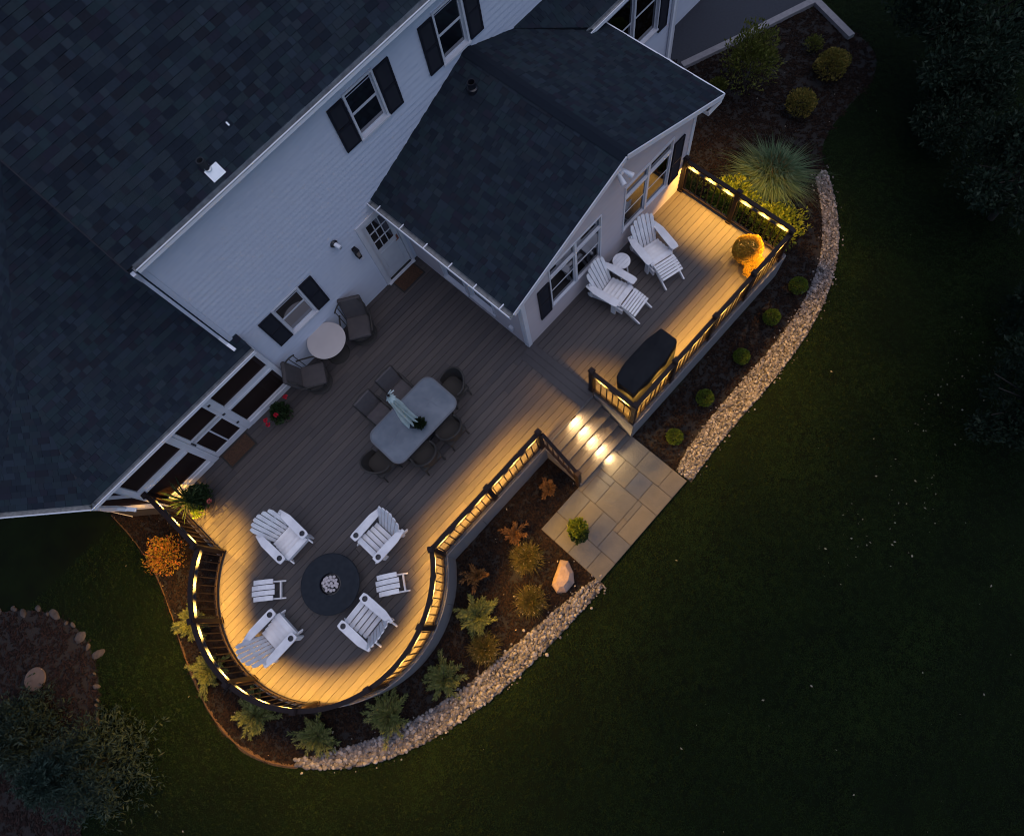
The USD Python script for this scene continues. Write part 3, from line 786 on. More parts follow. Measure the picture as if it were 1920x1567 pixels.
# screened porch
PY, PX0, PX1 = 7.98, -4.22, -.62
pe = math.radians(24)
cs, sn = math.cos(pe), math.sin(pe)
PO = (0, 7.72, D + 2.28)
h_ = (16 - 7.72) / cs
roof_plane(PO, (1, 0, 0), (0, cs, sn), sg.Polygon([(-4.5, 0), (-.6, 0), (-.6, .335 / cs), (-.80, .335 / cs), (-.80, 5.05 / cs), (-3.636, 2.215 / cs)]), 'porch_roof', seed=5)
u2 = np.array([-1.0, .95]); u2 /= np.linalg.norm(u2)
v2 = np.array([u2[1], -u2[0]])                     # horizontal up-slope of the canted side
roof_plane((-4.5, 7.72, D + 2.28), (u2[0], u2[1], 0), (v2[0] * cs, v2[1] * cs, sn), sg.Polygon([(0, 0), (1.8, 0), (.9, 2.2 / cs)]), 'porch_roof', seed=6)
roof_plane((-5.805, 8.96, D + 2.28), (0, 1, 0), (cs, 0, sn), sg.Polygon([(0, 0), (11, 0), (11, 5.0 / cs), (3.81, 5.0 / cs), (.975, 2.169 / cs)]), 'porch_roof', seed=7)
gutter([(-4.53, 7.62), (-.60, 7.62)], D + 2.27, (0, 1))
q0 = np.array([-4.53, 7.62]); q1 = q0 + u2 * 1.85
gutter([tuple(q0), tuple(q1)], D + 2.27, tuple(v2))
part(house, 'soffit', MB().sheet(sg.Polygon([(-4.5, 7.72), (-.6, 7.72), (-.6, 8.05), (-4.2, 8.05), (-5.3, 9.1), (-5.3, 20), (-5.8, 20), (-5.8, 8.96)]), D + 2.16), soffit_m)
PP, UP, NP = (0, PY, 0), (1, 0, 0), (0, -1, 0)
pw = frame3(PP, UP, NP)


def post(u, w=.075, d=.08):
    return part(house, 'porch_post', MB().box(u - w, u + w, -.05, .03, D, D + 2.16).move(pw), white)


for u in (-2.93, -1.93):
    post(u)
post(PX1 - .03, .05); post(PX0 + .02, .05)
for a, b_ in ((PX0 + .07, -3.005), (-1.855, PX1 - .08)):
    part(house, 'porch_rail', MB().box(a, b_, -.05, .05, D + .02, D + .17).box(a, b_, -.04, .02, D + .17, D + .24).move(pw), white)
    part(house, 'porch_rail', MB().box(a, b_, -.05, .03, D + 1.05, D + 1.17).box(a, b_, -.03, .055, D + 1.0, D + 1.05).move(pw), white)
    part(house, 'screen_panel', MB().box(a, b_, -.016, -.012, D + .24, D + 1.05).move(pw), screen_m)
    part(house, 'screen_panel', MB().box(a, b_, -.016, -.012, D + 1.17, D + 2.0).move(pw), screen_m)
part(house, 'porch_header', MB().box(PX0, PX1, -.05, .03, D + 2.0, D + 2.16).move(pw), white)
a, b_ = -2.85, -2.01
sdoor = part(house, 'screen_door', MB().box(a, a + .07, -.03, .02, D + .03, D + 2.0).box(b_ - .07, b_, -.03, .02, D + .03, D + 2.0).box(a + .07, b_ - .07, -.03, .02, D + .03, D + .2)
             .box(a + .07, b_ - .07, -.03, .02, D + .97, D + 1.01).box(a + .07, b_ - .07, -.03, .02, D + 1.09, D + 1.13).box(a + .07, b_ - .07, -.03, .02, D + 1.9, D + 2.0).box(-2.445, -2.415, -.03, .018, D + .2, D + .97).move(pw), white)
for z0, z1, x0, x1 in ((.2, .97, a + .07, -2.445), (.2, .97, -2.415, b_ - .07), (1.13, 1.9, a + .07, b_ - .07)):
    part(sdoor, 'screen', MB().box(x0, x1, -.012, -.008, D + z0, D + z1).move(pw), screen_m)
part(sdoor, 'handle', MB().box(a + .02, a + .05, .02, .05, D + .95, D + 1.1).move(pw), black_m)
for z in (.45, 1.0, 1.55):
    part(sdoor, 'hinge', MB().box(b_ - .01, b_ + .05, .02, .035, D + z, D + z + .06).move(pw), black_m)
# canted wall
P0 = np.array([PX0, PY]); cm = frame3((P0[0], P0[1], 0), (u2[0], u2[1], 0), (-v2[0], -v2[1], 0))
for u in (.09, 1.45):
    part(house, 'porch_post', MB().box(u - .05, u + .05, -.05, .03, D, D + 2.16).move(cm), white)
for a, b_ in ((.14, 1.40),):
    part(house, 'porch_rail', MB().box(a, b_, -.05, .05, D + .02, D + .2).move(cm), white)
    part(house, 'porch_rail', MB().box(a, b_, -.05, .03, D + 1.05, D + 1.17).move(cm), white)
    part(house, 'screen_panel', MB().box(a, b_, -.016, -.012, D + .2, D + 1.05).move(cm), screen_m)
    part(house, 'screen_panel', MB().box(a, b_, -.016, -.012, D + 1.17, D + 2.0).move(cm), screen_m)
part(house, 'porch_header', MB().box(0, 1.45, -.05, .03, D + 2.0, D + 2.16).move(cm), white)
part(house, 'porch_skirt', MB().box(-.02, 1.46, -.04, .0, 0, D + .02).move(cm), mat('porch_skirt', (.03, .028, .028), (.045, .04, .04), 6.0))
e2 = P0 + u2 * 1.46
part(house, 'porch_side_wall', MB().box(e2[0] - .02, e2[0] + .03, e2[1], 20, 0, D + 1.1).box(e2[0] - .02, e2[0] + .03, e2[1], 20, D + 2.0, D + 2.16), white)
pf = sg.Polygon([(PX1, PY + .02), (PX0, PY + .02), tuple(P0 + u2 * 1.45), (-5.25, 16), (-.8, 16), (-.8, PY + .3)])
part(house, 'porch_floor', MB().prism(pf, D - .12, D + .02), porch_floor)
part(house, 'porch_inner_wall', MB().box(-5.2, -.8, 12.4, 12.44, D, D + 2.9), inner_m)
part(house, 'downspout', MB().bar((-4.60, 7.78, D + 2.12), (-4.62, 8.02, D + 1.22), .075, .06, (0, 1, 0)).bar((-4.62, 8.02, D + 1.24), (-4.58, 8.0, D + .98), .075, .06, (0, 1, 0)).bar((-4.58, 8.0, D + 1.0), (-4.47, 7.87, D + .92), .075, .06), gutter_white)
# roof flashing and snow guard on the main roof
sv = np.array([0, math.cos(a35), math.sin(a35)]); sN = np.array([0, -math.sin(a35), math.cos(a35)])
def on_roof(y): return EZ + (y - EY) * math.tan(a35)
ym = 8.05; c0 = np.array([1.0, ym, on_roof(ym)])
fm = np.eye(4); fm[:3, 0] = (1, 0, 0); fm[:3, 1] = sv; fm[:3, 2] = sN; fm[:3, 3] = c0
part(house, 'pipe_flashing', MB().box(-.10, .13, -.14, .05, .012, .02).lathe([(.055, .02), (.05, .07)], (-.02, .05, 0), 18).move(fm), metal_pale)
part(house, 'vent_pipe', MB().lathe([(.062, .0), (.062, .20), (.045, .20), (.045, .02), (0, .02)], (-.03, .075, 0), 18).move(np.array([[1, 0, 0, c0[0]], [0, 1, 0, c0[1]], [0, 0, 1, c0[2]], [0, 0, 0, 1]])), roof_base, smooth=30)
c1_ = np.array([1.64, 8.30, on_roof(8.30)]); fm2 = fm.copy(); fm2[:3, 3] = c1_
part(house, 'snow_guard', MB().box(-.012, .012, -.03, .03, .012, .03).move(fm2), metal_pale)
part(house, 'roof_shingles', field, shingle_field, 'dark blue grey shingles covering the roofs', kind='stuff')

# ------------------------------------------------------------------ deck
CC, CR = (-2.9, 4.3), 2.37
deck_poly = union_all([sg.box(-4.18, 2.87, 3.32, 8.05), sg.Point(CC).buffer(CR, quad_segs=40), sg.box(3.32, 2.87, 3.44, 4.6), sg.box(3.40, 1.83, 8.36, 4.6)])
deck_poly = deck_poly.difference(sg.box(-8, 6.4, -4.18, 9))
ang0, ang1 = math.radians(119.5), math.radians(323.5)
arc = [(CC[0] + CR * math.cos(t), CC[1] + CR * math.sin(t)) for t in np.linspace(ang0, ang1, 70)]
edge_path = [(-4.18, 7.95), (-4.18, 6.37)] + arc[1:-1] + [(-1.0, 2.87), (1.92, 2.87)]
edge_wing = [(3.40, 2.95), (3.40, 1.83), (8.36, 1.83), (8.36, 4.58)]
border_zone = union_all([sg.LineString(edge_path).buffer(.085, cap_style='flat', join_style='mitre'), sg.LineString(edge_wing[1:]).buffer(.085, cap_style='flat', join_style='mitre')])
deck = thing('deck', 'grey board deck wrapping the house with a round bay', 'deck')
breaker = sg.box(3.0, 2.87, 3.44, 4.585)
inner = deck_poly.difference(border_zone).difference(breaker)
PITCH = .139
r = np.random.default_rng(3)
y = 1.83
k = 0
while y < 8.05:
    strip = inner.intersection(sg.box(-8, y + .0035, 9, y + PITCH - .0035))
    for gme in getattr(strip, 'geoms', [strip]):
        if gme.geom_type != 'Polygon' or gme.area < .004:
            continue
        x0, _, x1, _ = gme.bounds
        cuts = [x0]; u = x0 + r.uniform(1.2, 4.6)
        while u < x1 - .7:
            cuts.append(u); u += r.uniform(2.8, 4.6)
        cuts.append(x1)
        for a, b_ in zip(cuts[:-1], cuts[1:]):
            q = gme.intersection(sg.box(a + (.002 if a > x0 else 0), -1, b_ - (.002 if b_ < x1 else 0), 9))
            if q.area > .002:
                part(deck, 'deck_board', MB().prism(q, D - .028, D + r.uniform(-.0012, .0012)), deck_mats[int(r.integers(0, 5))])
    y += PITCH
for i in range(3):
    part(deck, 'border_board', MB().box(3.003 + i * .146, 3.003 + i * .146 + .142, 2.872, 4.58, D - .028, D + .001), border_m)
bz = border_zone.intersection(deck_poly)
for gme in getattr(bz, 'geoms', [bz]):
    c = sg.Point(CC)
    # cut the curved border into lengths
    cut = []
    for t0, t1 in zip(np.linspace(ang0, ang1, 8)[:-1], np.linspace(ang0, ang1, 8)[1:]):
        w_ = sg.Polygon([CC] + [(CC[0] + 3 * math.cos(t), CC[1] + 3 * math.sin(t)) for t in np.linspace(t0 + .0008, t1 - .0008, 8)])
        cut.append(gme.intersection(w_))
    rest = gme.difference(sg.Polygon([CC] + [(CC[0] + 3 * math.cos(t), CC[1] + 3 * math.sin(t)) for t in np.linspace(ang0, ang1, 40)]))
    cut += list(getattr(rest, 'geoms', [rest]))
    for q in cut:
        if q.area > .003:
            part(deck, 'border_board', MB().prism(q, D - .028, D + .002), border_m)
part(deck, 'joist_frame', MB().prism(deck_poly.buffer(-.05), D - .25, D - .032), joist_m)


def skirt(path, inset=.0):
    b = MB().sweep(path, .022, D - .26, D - .028)
    part(deck, 'fascia_board', b, skirt_m)
    p = np.array(path, float)
    ln_ = sg.LineString(p)
    L = ln_.length
    cut = np.linspace(0, L, max(2, int(L / .9) + 1))
    for s0, s1 in zip(cut[:-1], cut[1:]):
        pts_ = [ln_.interpolate(s) for s in np.linspace(s0 + .003, s1 - .003, 8)]
        part(deck, 'skirt_panel', MB().sweep([(q.x, q.y) for q in pts_], .016, .0, D - .265), skirt_m)


off = sg.LineString(edge_path)
skirt([(-4.19, 7.95), (-4.19, 6.38)])
skirt([(CC[0] + (CR + .012) * math.cos(t), CC[1] + (CR + .012) * math.sin(t)) for t in np.linspace(ang0, ang1 - .004, 70)])
skirt([(-1.0, 2.858), (1.90, 2.858)])
skirt([(3.392, 2.86), (3.392, 1.82)])
skirt([(3.40, 1.818), (8.37, 1.818)])
skirt([(8.372, 1.83), (8.372, 4.58)])

# ------------------------------------------------------------------ stairs
stairs = thing('stairs', 'deck stairs with a small lamp in every riser, leading down to the patio', 'stairs')
RUN, RISE = .235, .18
for i in range(5):
    y1 = 2.87 - i * RUN
    zt = D - i * RISE
    part(stairs, 'riser', MB().box(1.925, 3.365, y1 - .012, y1, zt - RISE, zt - (.03 if i else .03)), skirt_m)
    if i < 4:
        zt2 = zt - RISE
        for j in range(2):
            ya = y1 - RUN - .02 + j * .127
            part(stairs, 'tread_board', MB().box(1.925, 3.365, ya, min(ya + .122, y1 - .013), zt2 - .028, zt2), deck_mats[(i + j) % 4])
    ly = y1 - .013
    st = MB()
    st.box(2.66, 2.80, ly - .03, ly, zt - .038, zt - .026).box(2.66, 2.675, ly - .025, ly, zt - .07, zt - .038).box(2.785, 2.80, ly - .025, ly, zt - .07, zt - .038)
    lampp = part(stairs, 'step_lamp', st, rail_m)
    part(lampp, 'lens', MB().box(2.68, 2.78, ly - .014, ly - .002, zt - .06, zt - .0385), lens_m)
    sl_ = UsdLux.SphereLight.Define(stage, str(stairs.GetPath()) + f'/step_light_source_{i:03d}')
    sl_.CreateRadiusAttr(.012); sl_.CreateNormalizeAttr(True); sl_.CreateIntensityAttr(STEP_I * (.6 if i == 4 else 1)); sl_.CreateColorAttr(Gf.Vec3f(1, .66, .28))
    dirv = np.array([0, -.62, -.78]); zc = -dirv
    xc = np.array([1.0, 0, 0]); yc = np.cross(zc, xc)
    sl_.AddTransformOp().Set(Gf.Matrix4d(*xc, 0, *yc, 0, *zc, 0, 2.73, ly - .04, zt - .045, 1))
    sh_ = UsdLux.ShapingAPI.Apply(sl_.GetPrim()); sh_.CreateShapingConeAngleAttr(80.0); sh_.CreateShapingConeSoftnessAttr(.6)
for x in (1.905,):
    poly = [(2.86, 0), (2.86, D - .03)] + [q for i in range(1, 5) for q in ((2.86 - (i - 1) * RUN - (.0 if i == 1 else 0), D - (i) * RISE + .0), (2.86 - i * RUN, D - i * RISE))] + [(2.86 - 4 * RUN, 0)]
    m = trimesh.creation.extrude_polygon(sg.Polygon(poly).buffer(0), .03, engine='earcut')
    v = np.array(m.vertices)
    part(stairs, 'stringer', MB().add(np.column_stack([x - .015 + v[:, 2], v[:, 0], v[:, 1]]), m.faces), skirt_m, fix=True)

# ------------------------------------------------------------------ railings
RZ = 1.0
spot_n = [0]


def spot(parent, x, y, z, inten=None, cone=56.0, outward=(0, 0), tilt=14.0):
    s = UsdLux.SphereLight.Define(stage, f'{parent.GetPath()}/lamp_source_{spot_n[0]:03d}')
    spot_n[0] += 1
    s.CreateRadiusAttr(.012); s.CreateNormalizeAttr(True); s.CreateIntensityAttr(RAIL_I if inten is None else inten); s.CreateColorAttr(Gf.Vec3f(*WARM))
    t_ = math.radians(tilt); zc = np.array([-outward[0] * math.sin(t_), -outward[1] * math.sin(t_), math.cos(t_)])
    xc = np.cross([0, 1.0, 0.001], zc); xc /= np.linalg.norm(xc); yc = np.cross(zc, xc)
    s.AddTransformOp().Set(Gf.Matrix4d(*xc, 0, *yc, 0, *zc, 0, float(x), float(y), float(z), 1))
    a = UsdLux.ShapingAPI.Apply(s.GetPrim()); a.CreateShapingConeAngleAttr(cone); a.CreateShapingConeSoftnessAttr(.45)


def rail_post(parent, x, y, rz=0.0, z0=D, h=RZ + .06):
    b = MB().box(x - .045, x + .045, y - .045, y + .045, z0, z0 + h, rz).box(x - .06, x + .06, y - .06, y + .06, z0 + .002, z0 + .05, rz).box(x - .058, x + .058, y - .058, y + .058, z0 + h, z0 + h + .022, rz)
    b.box(x - .04, x + .04, y - .04, y + .04, z0 + h + .022, z0 + h + .045, rz)
    return part(parent, 'post', b, rail_m)


def rail_span(parent, path, side, spacing=.145, lights=True, light_step=.40, margin=.09, inten=None, cone=62.0, tilt=14.0):
    """path: plan polyline between two posts; side: +1 if the deck lies to its left"""
    ln_ = sg.LineString(path); L = ln_.length
    p = [(q.x, q.y) for q in (ln_.interpolate(s) for s in np.linspace(.03, L - .03, max(2, int(L / .12)) if len(path) > 2 else 2))]
    part(parent, 'top_rail', MB().sweep(p, .085, D + RZ - .03, D + RZ), rail_m)
    part(parent, 'sub_rail', MB().sweep(p, .055, D + RZ - .175, D + RZ - .15), subrail_m)
    part(parent, 'bottom_rail', MB().sweep(p, .05, D + .065, D + .105), rail_m)
    n = max(2, int(round((L - 2 * margin) / spacing)))
    for i in range(n + 1):
        s = margin + (L - 2 * margin) * i / n
        q = ln_.interpolate(s)
        d = ln_.interpolate(min(L, s + .01)); e = ln_.interpolate(max(0, s - .01)); rz = math.atan2(d.y - e.y, d.x - e.x)
        part(parent, 'baluster', MB().box(q.x - .009, q.x + .009, q.y - .009, q.y + .009, D + .10, D + RZ - .173, rz), rail_m)
    if lights:
        m = max(1, int(round((L - .2) / light_step)))
        for i in range(m):
            s = L * (i + .5) / m
            q = ln_.interpolate(s); d = ln_.interpolate(min(L, s + .01)); e = ln_.interpolate(max(0, s - .01))
            t_ = np.array([d.x - e.x, d.y - e.y]); t_ /= np.linalg.norm(t_); nn = np.array([-t_[1], t_[0]]) * side
            c = np.array([q.x, q.y]) + nn * .030
            z = D + RZ - .033
            part(parent, 'rail_lamp', MB().bar((*(c - t_ * .035), z - .004), (*(c + t_ * .035), z - .004), .02, .010), lens_m)
            spot(parent, c[0], c[1], z - .02, inten, cone, -nn, tilt)


rail_a = thing('deck_railing', 'bronze railing curving round the fire pit bay, lamps glowing under its top rail', 'railing')
RR = CR - .055
postang = [math.radians(a) for a in (119.6, 153.5, 187.4, 221.3, 255.2, 289.2, 323.3)]
C_ = lambda a: (CC[0] + RR * math.cos(a), CC[1] + RR * math.sin(a))
pts_ = [(-4.13, 7.88), (-4.08, 6.36)]
rail_post(rail_a, *pts_[0]); 
rail_span(rail_a, [pts_[0], pts_[1]], +1, cone=58.0)
rail_post(rail_a, *pts_[1], .3)
for a0, a1 in zip(postang[:-1], postang[1:]):
    rail_span(rail_a, [C_(a) for a in np.linspace(a0, a1, 14)], +1, cone=64.0, tilt=26.0, inten=17.0)
for a0 in postang[1:]:
    rail_post(rail_a, *C_(a0), a0)
fx = [-1.0, .46, 1.87]
q0_ = C_(postang[-1])
rail_span(rail_a, [(q0_[0], 2.925), (fx[1], 2.925)], +1)
rail_post(rail_a, fx[1], 2.925)
rail_span(rail_a, [(fx[1], 2.925), (fx[2], 2.925)], +1)
rail_post(rail_a, fx[2], 2.925)

rail_b = thing('deck_railing', 'straight bronze railing along the right deck behind the covered grill', 'railing')
wx = [3.46, 4.62, 5.82, 7.0, 8.18]
rail_post(rail_b, 3.44, 2.96)
rail_span(rail_b, [(3.44, 2.96), (3.44, 1.89)], +1)
rail_post(rail_b, 3.44, 1.89)
for x0, x1 in zip([3.44] + wx[1:-1], wx[1:]):
    rail_span(rail_b, [(x0, 1.89), (x1, 1.89)], +1)
    rail_post(rail_b, x1, 1.89)
rail_span(rail_b, [(8.27, 1.89), (8.27, 3.22)], +1, tilt=5.0, cone=60.0)
rail_post(rail_b, 8.27, 3.22)
rail_span(rail_b, [(8.27, 3.22), (8.27, 4.54)], +1, tilt=5.0, cone=60.0)
rail_post(rail_b, 8.27, 4.53)

srl = thing('stair_railing', 'short dark railing sloping down the left side of the stairs', 'railing')
sx, ya, yb, za, zb = 1.90, 2.86, 2.02, D, .17
rail_post(srl, sx, 1.99, 0, .045, .98)
part(srl, 'top_rail', MB().bar((sx, ya, D + .98), (sx, yb, .17 + .86), .07, .04), rail_m)
part(srl, 'bottom_rail', MB().bar((sx, ya, D + .12), (sx, yb, .17 + .10), .05, .04), rail_m)
for i in range(6):
    f_ = (i + .7) / 6.3
    yy = ya + (yb - ya) * f_; z0_ = D + .12 + (.27 - D - .12) * f_; z1_ = D + .98 + (1.03 - D - .98) * f_
    part(srl, 'baluster', MB().box(sx - .009, sx + .009, yy - .009, yy + .009, z0_, z1_), rail_m)

# ------------------------------------------------------------------ furniture
def leaves(n, centre, radii, size, seed, shell=.55, up_bias=.5, narrow=.5, lump=.35, bend=.25, keep_low=0.0):
    """n leaf faces (bent quads) spread through a lumpy ellipsoid"""
    r = np.random.default_rng(seed)
    d = r.normal(size=(n, 3)); d /= np.linalg.norm(d, axis=1, keepdims=True)
    if keep_low is not None:
        d[:, 2] = np.where(d[:, 2] < -.35, -d[:, 2], d[:, 2])
    rad = (shell + (1 - shell) * r.random(n) ** .6)
    lum = 1 + lump * (fbm(d * 2.1 + seed, 3, seed) - .5) * 2
    p = d * (rad * lum)[:, None] * np.array(radii) + np.array(centre)
    out = d * .7 + r.normal(0, .45, (n, 3)) + np.array([0, 0, up_bias])
    out /= np.linalg.norm(out, axis=1, keepdims=True)
    side = np.cross(out, r.normal(size=(n, 3))); side /= np.linalg.norm(side, axis=1, keepdims=True)
    nrm = np.cross(side, out)
    s = size * r.uniform(.6, 1.25, n)[:, None]
    a = p - out * s * .5
    m1, m2 = p + side * s * narrow * .5 + nrm * s * bend * .3, p - side * s * narrow * .5 + nrm * s * bend * .3
    b = p + out * s * .5
    v = np.stack([a, m1, b, m2], 1).reshape(-1, 3)
    f = np.arange(4 * n).reshape(-1, 4)
    return v, np.vstack([f[:, [0, 1, 2]], f[:, [0, 2, 3]]])


def potted(name, label, x, y, z, rpot, hpot):
    t = thing(name, label, 'potted plant', (x, y, z))
    part(t, 'pot', MB().lathe([(0, 0), (rpot * .72, 0), (rpot, hpot * .92), (rpot * 1.06, hpot * .93), (rpot * 1.06, hpot), (rpot * .9, hpot), (rpot * .88, hpot * .9)], n=24), pot_m, smooth=35)
    part(t, 'soil', MB().lathe([(rpot * .89, hpot * .9), (0, hpot * .93)], n=20), soil_m)
    return t


plantdark = leafmat('plant_dark_leaf', [(.012, .02, .010), (.018, .03, .014), (.009, .016, .008)], .25)


def rbox(hx, hy, hz, rad, c=(0, 0, 0)):
    import manifold3d as m3
    s = m3.Manifold.batch_hull([m3.Manifold.sphere(rad, 12).translate((i * (hx - rad), j * (hy - rad), k * (hz - rad))) for i in (-1, 1) for j in (-1, 1) for k in (-1, 1)]).translate(tuple(map(float, c)))
    q = s.to_mesh()
    return q.vert_properties[:, :3], q.tri_verts


def rot_x(b, ang, about):
    M4 = np.eye(4); c, s = math.cos(ang), math.sin(ang)
    M4[1:3, 1:3] = [[c, -s], [s, c]]
    a = np.array(about, float); M4[:3, 3] = a - M4[:3, :3] @ a
    return b.move(M4)


def slat(poly, t, M4):
    b = MB().prism(poly, -t / 2, t / 2)
    return b.move(M4)


def adirondack(name, label, group, cups=True, rest=False, tall=1.0):
    """faces +y, on the ground at the origin"""
    t = thing(name, label, 'chair', group=group)
    # side rails: from the front of the seat down to the rear foot
    for s in (-1, 1):
        part(t, 'side_rail', MB().bar((s * .235, .33, .335), (s * .235, -.42, .045), .028, .10), adir)
        part(t, 'front_leg', MB().box(s * .29 - .018, s * .29 + .018, .20, .31, 0, .535), adir)
        if not rest:
            part(t, 'side_rail', MB().bar((s * .262, .30, .30), (s * .262, .42, .20), .025, .09), adir)
    n = 5
    for i in range(n):
        f0 = i / n; y0 = .34 - .50 * f0; z0 = .395 - .15 * f0
        part(t, 'seat_slat', MB().bar((-.265, y0 - .04, z0), (.265, y0 - .04, z0), .092, .022, (0, .287, .958)), adir)
    part(t, 'apron', MB().box(-.265, .265, .345, .37, .27, .385), adir)
    # back
    P = np.array([0, -.165, .25]); A = np.array([0, -.42, .91]); A /= np.linalg.norm(A); N = np.array([0, .91, .42]); N /= np.linalg.norm(N)
    H = [.66, .73, .77, .77, .73, .66]
    for i in range(6):
        xb = -.20 + .08 * i; xt = -.245 + .098 * i; wb, wt = .0325, .0405
        h = H[i] * tall; lft, rgt = (h + (.0 if i > 2 else -.035)), (h + (-.035 if i > 2 else 0))
        if i == 0: lft -= .05
        if i == 5: rgt -= .05
        poly = sg.Polygon([(xb - wb, 0), (xb + wb, 0), (xt + wt, rgt), (xt + wt * .5, h + .008), (xt - wt * .5, h + .008), (xt - wt, lft)])
        M4 = np.eye(4); M4[:3, 0] = (1, 0, 0); M4[:3, 1] = A; M4[:3, 2] = N; M4[:3, 3] = P
        part(t, 'back_slat', slat(poly, .02, M4), adir)
    b1 = P + A * .40 - N * .022
    part(t, 'back_brace', MB().bar(b1 + [-.31, 0, 0], b1 + [.31, 0, 0], .05, .025, tuple(N)), adir)
    b1 = P + A * .10 - N * .022
    part(t, 'back_brace', MB().bar(b1 + [-.25, 0, 0], b1 + [.25, 0, 0], .05, .025, tuple(N)), adir)
    for s in (-1, 1):
        poly = sg.Polygon([(s * .245, -.02), (s * .255, -.28), (s * .30, -.40), (s * .335, -.40), (s * .385, -.18), (s * .385, .30), (s * .370, .36), (s * .255, .36), (s * .240, .30)]).buffer(.012, quad_segs=3)
        if cups:
            poly = poly.difference(sg.Point(s * .312, .275).buffer(.047, quad_segs=6))
        arm = part(t, 'arm', MB().prism(poly, .535, .56), adir)
        if cups:
            part(arm, 'cup_holder', MB().lathe([(.053, .5605), (.053, .567), (.046, .568), (.044, .545), (0, .545)], (s * .312, .275, 0), 18), cup_m)
        part(t, 'rear_support', MB().box(s * .30 - .014, s * .30 + .014, -.33, -.27, .16, .535), adir)
    if rest:
        for s in (-1, 1):
            part(t, 'rest_leg', MB().bar((s * .225, .34, .37), (s * .225, .86, .05), .026, .075), adir)
        for i in range(6):
            f0 = (i + .5) / 6
            yc, zc = .40 + .36 * f0, .405 - .10 * f0 ** 1.6
            part(t, 'rest_slat', MB().bar((-.25, yc, zc), (.25, yc, zc), .048, .02, (0, .25, .97)), adir)
        part(t, 'rest_block', MB().box(-.285, -.25, .30, .46, .14, .30).box(.25, .285, .30, .46, .14, .30), adir)
    return t


grp = None
ca = adirondack('adirondack_chair', 'white slatted garden chair nearest the porch, facing the fire pit from the house side', None)
def place(prim, x, y, z, rz):
    xf = UsdGeom.Xformable(prim)
    ops = xf.GetOrderedXformOps()
    ops[0].Set(Gf.Vec3d(x, y, z)); ops[1].Set(math.degrees(rz))
place(ca, -2.90, 5.415, D, math.pi + .03)
dup(ca, (-1.60, 4.01, D), math.pi / 2 + .02, 'white slatted garden chair between the fire pit and the dining table')
dup(ca, (-2.86, 3.03, D), .08, 'white slatted garden chair with its back to the rail, beside the right footstool')
dup(ca, (-4.30, 4.17, D), -math.pi / 2, 'white slatted garden chair closest to the left curve of the railing')


def ottoman(name, label):
    t = thing(name, label, 'footstool')
    for i in range(4):
        x0 = -.205 + i * .105
        ya, yb_ = (-.235 if i in (1, 2) else -.19), (.225 if i in (1, 2) else .20)
        m = MB(); seg = np.linspace(ya, yb_, 7)
        for a, b_ in zip(seg[:-1], seg[1:]):
            f = lambda q: .36 - .55 * max(0, abs(q) - .05) ** 2 * 3
            m.add([(x0, a, f(a)), (x0 + .089, a, f(a)), (x0 + .089, b_, f(b_)), (x0, b_, f(b_)), (x0, a, f(a) - .02), (x0 + .089, a, f(a) - .02), (x0 + .089, b_, f(b_) - .02), (x0, b_, f(b_) - .02)],
                  [[0, 1, 2, 3], [7, 6, 5, 4], [0, 4, 5, 1], [1, 5, 6, 2], [2, 6, 7, 3], [3, 7, 4, 0]])
        part(t, 'seat_slat', m, adir)
    for s in (-1, 1):
        part(t, 'leg', MB().bar((s * .165, -.12, .30), (s * .165, .335, .03), .026, .075), adir)
        part(t, 'leg', MB().box(s * .165 - .013, s * .165 + .013, -.14, -.06, 0, .30), adir)
    part(t, 'stretcher', MB().bar((-.165, .265, .10), (.165, .265, .10), .03, .05), adir)
    return t


o1 = ottoman('footstool', 'white slatted footstool left of the fire pit between two chairs')
place(o1, -3.90, 5.01, D, -math.pi / 2 - .72)
dup(o1, (-2.14, 3.25, D), math.pi + .95, 'white slatted footstool right of the fire pit near the railing')

fp = thing('fire_pit', 'round dark fire table with a bowl of pale stones in its centre', 'fire pit', (-2.89, 4.09, D))
part(fp, 'base', MB().lathe([(.0, 0), (.40, 0), (.40, .30), (.0, .30)], n=40), fire_side)
part(fp, 'table_top', MB().lathe([(.21, .33), (.57, .33), (.585, .345), (.585, .37), (.57, .382), (.225, .382), (.215, .375), (.21, .33)], n=56), firetop, smooth=30)
part(fp, 'bowl', MB().lathe([(.215, .376), (.205, .378), (.19, .31), (.0, .30)], n=36), black_m, smooth=30)
r = np.random.default_rng(5)
spots_ = []
for _ in range(2000):
    q = r.uniform(-.15, .15, 2)
    if np.hypot(*q) < .15 and all(np.hypot(*(q - s)) > .047 for s in spots_):
        spots_.append(q)
for i, q in enumerate(spots_[:40]):
    v, f = blob(seed=40 + i, flat=.7, rough=.4, sub=2)
    part(fp, 'stone', MB().add(v * r.uniform(.028, .036) + np.array([*q, .345 + .02 * r.random()]), f), pale_stone, smooth=25)

